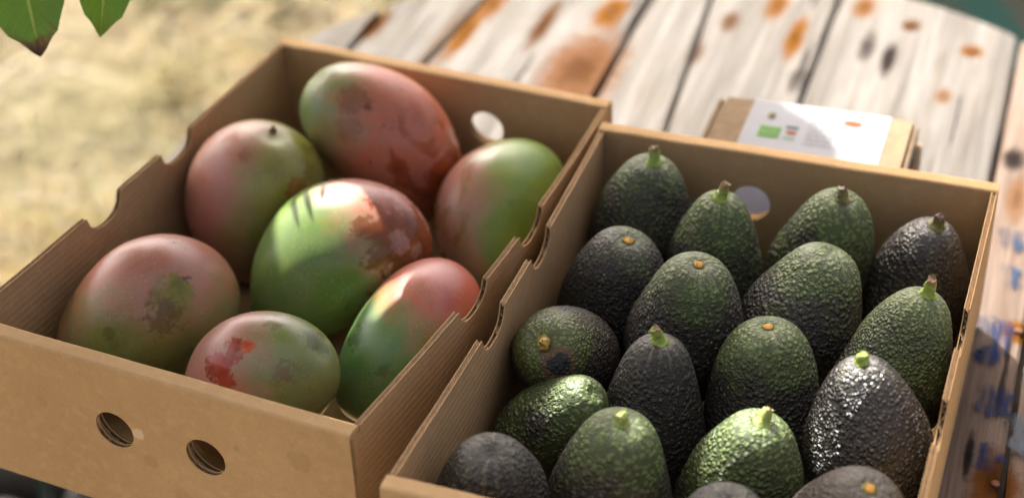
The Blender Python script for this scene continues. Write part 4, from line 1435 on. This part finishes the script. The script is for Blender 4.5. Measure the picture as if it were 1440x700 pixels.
canopy = MB()
cnt = 0
tries = 0
EDGE = []
for (x1, y1), (x2, y2) in zip(SHADE[1:14], SHADE[2:15]):
    for k in range(6):
        EDGE.append((x1 + (x2 - x1) * k / 6, y1 + (y2 - y1) * k / 6 - 0.02))
while cnt < 2900 and tries < 60000:
    tries += 1
    gx, gy = random.uniform(-0.70, 0.46), random.uniform(0.32, 1.32)
    low = min(math.hypot(gx - dx, gy - dy) for dx, dy, r in DAP[:12]) < 0.085 and random.random() < 0.7
    h = random.uniform(0.30, 0.46) if low else random.uniform(0.60, 1.45)
    mg = 0.0012 + 0.0040 * h
    base = Vector((gx, gy, 0.11)) + SUN_DIR * (h / SUN_DIR.z)
    az = random.uniform(0, 6.283)
    axis = Vector((math.cos(az), math.sin(az), random.uniform(-0.9, 0.1)))
    side = Vector((-math.sin(az), math.cos(az), random.uniform(-0.4, 0.4)))
    ln = random.uniform(0.10, 0.19) if cnt < 2300 else random.uniform(0.04, 0.08)
    if cnt >= 2300:                                   # young leaves fill the ragged outer edge
        gx, gy = random.choice(EDGE)
        base = Vector((gx + random.uniform(-.05, .05), gy + random.uniform(-.05, .05), 0.11)) + SUN_DIR * (h / SUN_DIR.z)
    vv, ff = leaf_geo(base, axis, side, ln, ln * random.uniform(0.13, 0.17), random.uniform(0, 0.3), 0.15, 6)
    if not all(overhead(v) for v in vv): continue
    sp = [shade_pt(v) for v in vv]
    if not all(inside(p, SHADE) for p in sp): continue
    bad = False
    for p in sp:
        for dx, dy, r in DAP:
            if (p[0] - dx) ** 2 + (p[1] - dy) ** 2 < (r + mg) ** 2:
                bad = True
                break
        if bad: break
    if bad: continue
    # edges between samples may still cross a dapple: test midpoints
    for f in ff:
        m = Vector((0, 0, 0))
        for i in f: m += vv[i] / 4
        p = shade_pt(m)
        if any((p[0] - dx) ** 2 + (p[1] - dy) ** 2 < (r + mg - 0.001) ** 2 for dx, dy, r in DAP):
            bad = True
            break
    if bad: continue
    canopy.add([tpt(v) for v in vv], ff)
    cnt += 1
for k in range(4000):
    if k > 3999 or cnt > 3020: break
    gx, gy = random.uniform(0.08, 0.235), random.uniform(1.10, 1.32)
    base = Vector((gx, gy, 0.11)) + SUN_DIR * (random.uniform(0.5, 0.85) / SUN_DIR.z)
    az = random.uniform(0, 6.283)
    vv, ff = leaf_geo(base, Vector((math.cos(az), math.sin(az), random.uniform(-0.6, 0.2))), Vector((-math.sin(az), math.cos(az), random.uniform(-.3, .3))), random.uniform(0.05, 0.08), 0.011, 0.1, 0.15, 6)
    if not all(inside(shade_pt(v), SHADE) for v in vv): continue
    canopy.add([tpt(v) for v in vv], ff)
    cnt += 1
for (ax_, ay_), (bx_, by_), hh, ww in (((-.158, 1.034), (-.1515, 1.001), .30, .0026), ((-.147, 1.034), (-.1395, .998), .32, .0028), ((-.131, 1.036), (-.1300, 1.004), .31, .0024)):
    p0 = Vector((ax_, ay_, 0.11)) + SUN_DIR * (hh / SUN_DIR.z)
    p1 = Vector((bx_, by_, 0.11)) + SUN_DIR * ((hh - 0.02) / SUN_DIR.z)
    vv, ff = leaf_geo(p0, p1 - p0, SUN_DIR.cross(p1 - p0), (p1 - p0).length * 1.0, ww, 0.0, 0.1, 8)
    canopy.add([tpt(v) for v in vv], ff)
# unseen leaf cluster, added to shade the crate beside the table
for k in range(1500):
    q = Vector((random.uniform(-0.95, -0.25), random.uniform(0.95, 1.75), -0.45))
    base = q + SUN_DIR * (random.uniform(1.35, 1.9) / SUN_DIR.z)
    az = random.uniform(0, 6.283)
    vv, ff = leaf_geo(base, Vector((math.cos(az), math.sin(az), random.uniform(-0.8, 0.1))), Vector((-math.sin(az), math.cos(az), random.uniform(-.4, .4))), random.uniform(0.12, 0.2), 0.025, 0.2, 0.15, 6)
    sp = [shade_pt(v) for v in vv]
    if any((p[0] > -0.29 and p[1] > 1.0) for p in sp): continue
    if any((p[0] - dx) ** 2 + (p[1] - dy) ** 2 < (r + 0.01) ** 2 for p in sp for dx, dy, r in DAP): continue
    canopy.add([tpt(v) for v in vv], ff)
# foliage nearer the trunk, well outside the picture
for i in range(1600):
    c = random.choice([(-2.5, 2.2, 2.3), (-2.9, 2.7, 2.7), (-1.5, 1.0, 2.6), (-1.4, 0.4, 2.8), (-1.3, 2.0, 2.3)])
    p = Vector(c) + Vector((random.gauss(0, .28), random.gauss(0, .28), random.gauss(0, .2)))
    az = random.uniform(0, 6.283)
    axis = Vector((math.cos(az), math.sin(az), random.uniform(-0.9, 0.1)))
    vv, ff = leaf_geo(p, axis, Vector((-math.sin(az), math.cos(az), random.uniform(-.4, .4))), random.uniform(.12, .2), .024, .2, .15, 6)
    if any(-0.9 < q[0] < 0.8 and 0.2 < q[1] < 2.2 for q in map(shade_pt, vv)): continue
    canopy.add([tpt(v) for v in vv], ff)
tag(canopy.build('crown', leaf_mat, tree, True), kind='stuff')


def big_leaf_material():
    g = Graph('hanging_leaf')
    at = g.node('ShaderNodeAttribute', attribute_name='leafuv')
    sep = g.node('ShaderNodeSeparateXYZ')
    g.put(sep.inputs[0], at.outputs['Vector'])
    u, v = sep.outputs['X'], sep.outputs['Y']               # u across -1..1, v along 0..1
    au = g.math('ABSOLUTE', u)
    rib = g.ramp(au, 0.03, 0.075, 1, 0)
    # side veins slant towards the tip
    ph = g.math('SUBTRACT', g.math('MULTIPLY', v, 22.0), g.math('MULTIPLY', au, 2.6))
    vein = g.math('MULTIPLY', g.ramp(g.math('ABSOLUTE', g.math('SUBTRACT', g.math('FRACT', ph), 0.5)), 0.0, 0.10, 1, 0), 0.35)
    n = g.noise(g.coord(), 55, 4, 0.6)
    c = g.mix(g.ramp(n, 0.3, 0.7), (0.014, 0.045, 0.006), (0.030, 0.075, 0.010))
    c = g.mix(vein, c, (0.07, 0.12, 0.025))
    c = g.mix(g.math('MULTIPLY', rib, 0.9), c, (0.27, 0.30, 0.10))
    # withered brown tip
    br = g.ramp(g.math('ADD', v, g.math('MULTIPLY', g.math('SUBTRACT', g.noise(g.coord(), 120, 4, 0.65), 0.5), 0.22)), 0.88, 0.95)
    brown = g.mix(g.ramp(v, 0.93, 0.99), (0.16, 0.10, 0.025), (0.035, 0.018, 0.010))
    wit = g.node('ShaderNodeAttribute', attribute_name='wither')
    brm = g.math('MULTIPLY', br, wit.outputs['Fac'])
    c = g.mix(brm, c, brown)
    g.put(g.b.inputs['Base Color'], c)
    g.b.inputs['Roughness'].default_value = 0.4
    g.put(g.b.inputs['Normal'], g.bump(g.math('SUBTRACT', 0.0, g.math('ADD', vein, rib)), 0.0012))
    tr = g.node('ShaderNodeBsdfTranslucent')
    g.put(tr.inputs['Color'], g.mix(brm, g.mix(vein, (0.22, 0.48, 0.02), (0.40, 0.60, 0.06)), (0.05, 0.02, 0.004)))
    mx = g.node('ShaderNodeMixShader')
    mx.inputs[0].default_value = 0.22
    g.t.links.new(g.b.outputs[0], mx.inputs[1])
    g.t.links.new(tr.outputs[0], mx.inputs[2])
    g.t.links.new(mx.outputs[0], g.out.inputs['Surface'])
    return g.m


big_leaf = big_leaf_material()


def hanging_leaf(base, tip, side, width, wither, fold, sharp=0.0, label=None):
    base, tip = Vector(base), Vector(tip)
    axis = tip - base
    L = axis.length
    axis.normalize()
    side = (side - axis * side.dot(axis)).normalized()
    nrm = axis.cross(side)
    nl, nw = 40, 12
    vv, ff, uv, wi = [], [], [], []
    for i in range(nl + 1):
        t = i / nl
        w = width * (math.sin(math.pi * t ** 1.5) ** 0.60) if 0 < t < 1 else 0.0004
        if t > 0.90: w *= 1 - 0.5 * ((t - 0.90) / 0.10) ** 0.7
        mid = base + axis * (L * t) - nrm * (0.03 * L * math.sin(math.pi * t))
        for j in range(nw + 1):
            u = -1 + 2 * j / nw
            rip = 0.05 * width * math.sin(t * 21 + (2 if u > 0 else 0)) * u * u
            p = mid + side * (w * u * (1 + 0.04 * math.sin(t * 26 + u))) + nrm * (fold * w * abs(u) + rip)
            vv.append(tpt(p))
            uv.append((u, t, 0))
            wi.append(wither)
    for i in range(nl):
        for j in range(nw):
            a = i * (nw + 1) + j
            ff.append((a, a + 1, a + nw + 2, a + nw + 1))
    o = mesh_obj('leaf', vv, ff, big_leaf, tree, True)
    o.data.attributes.new('leafuv', 'FLOAT_VECTOR', 'POINT').data.foreach_set('vector', np.array(uv, float).ravel())
    o.data.attributes.new('wither', 'FLOAT', 'POINT').data.foreach_set('value', wi)
    if label: o['label'] = label
    return o


hanging_leaf((-0.352, 1.120, 0.395), (-0.3319, 1.0691, 0.2314), RT, 0.030, 1.0, 0.20, label='hanging leaf with withered brown tip')
hanging_leaf((-0.250, 1.110, 0.400), (-0.2885, 1.0759, 0.2411), RT * 0.8 + FW * 0.45, 0.022, 0.25, 0.28)
hanging_leaf((-0.36, 1.14, 0.42), (-0.46, 1.10, 0.30), RT + UP, 0.024, 0.0, 0.25)
mb = MB()
mb.tube([tpt(p) for p in [(-0.33, 1.06, 0.54), (-0.325, 1.09, 0.47), (-0.345, 1.115, 0.405)]], [0.006, 0.004, 0.0016], 8)
mb.tube([tpt(p) for p in [(-0.325, 1.09, 0.47), (-0.29, 1.10, 0.44), (-0.252, 1.109, 0.402)]], [0.004, 0.003, 0.0015], 8)
mb.build('twig', plain('green_twig', (0.12, 0.15, 0.05), 0.6, 0.2, 60), tree, True)

# dry leaf curled on the table behind the carton
mb = MB()
dv = Vector((0.95, -0.30, 0.0)).normalized()
vv, ff = leaf_geo(Vector((0.245, 1.235, 0.010)), dv, Vector((0.3, 0.95, 0.35)), 0.085, 0.013, -0.10, 0.5, 10)
mb.add(vv, ff)
dl = mb.build('fallen_leaf', plain('dry_leaf', (0.20, 0.17, 0.05), 0.6, 0.3, 60), None, True)
tag(dl, 'curled yellow brown leaf lying on the table behind the carton', 'leaf')
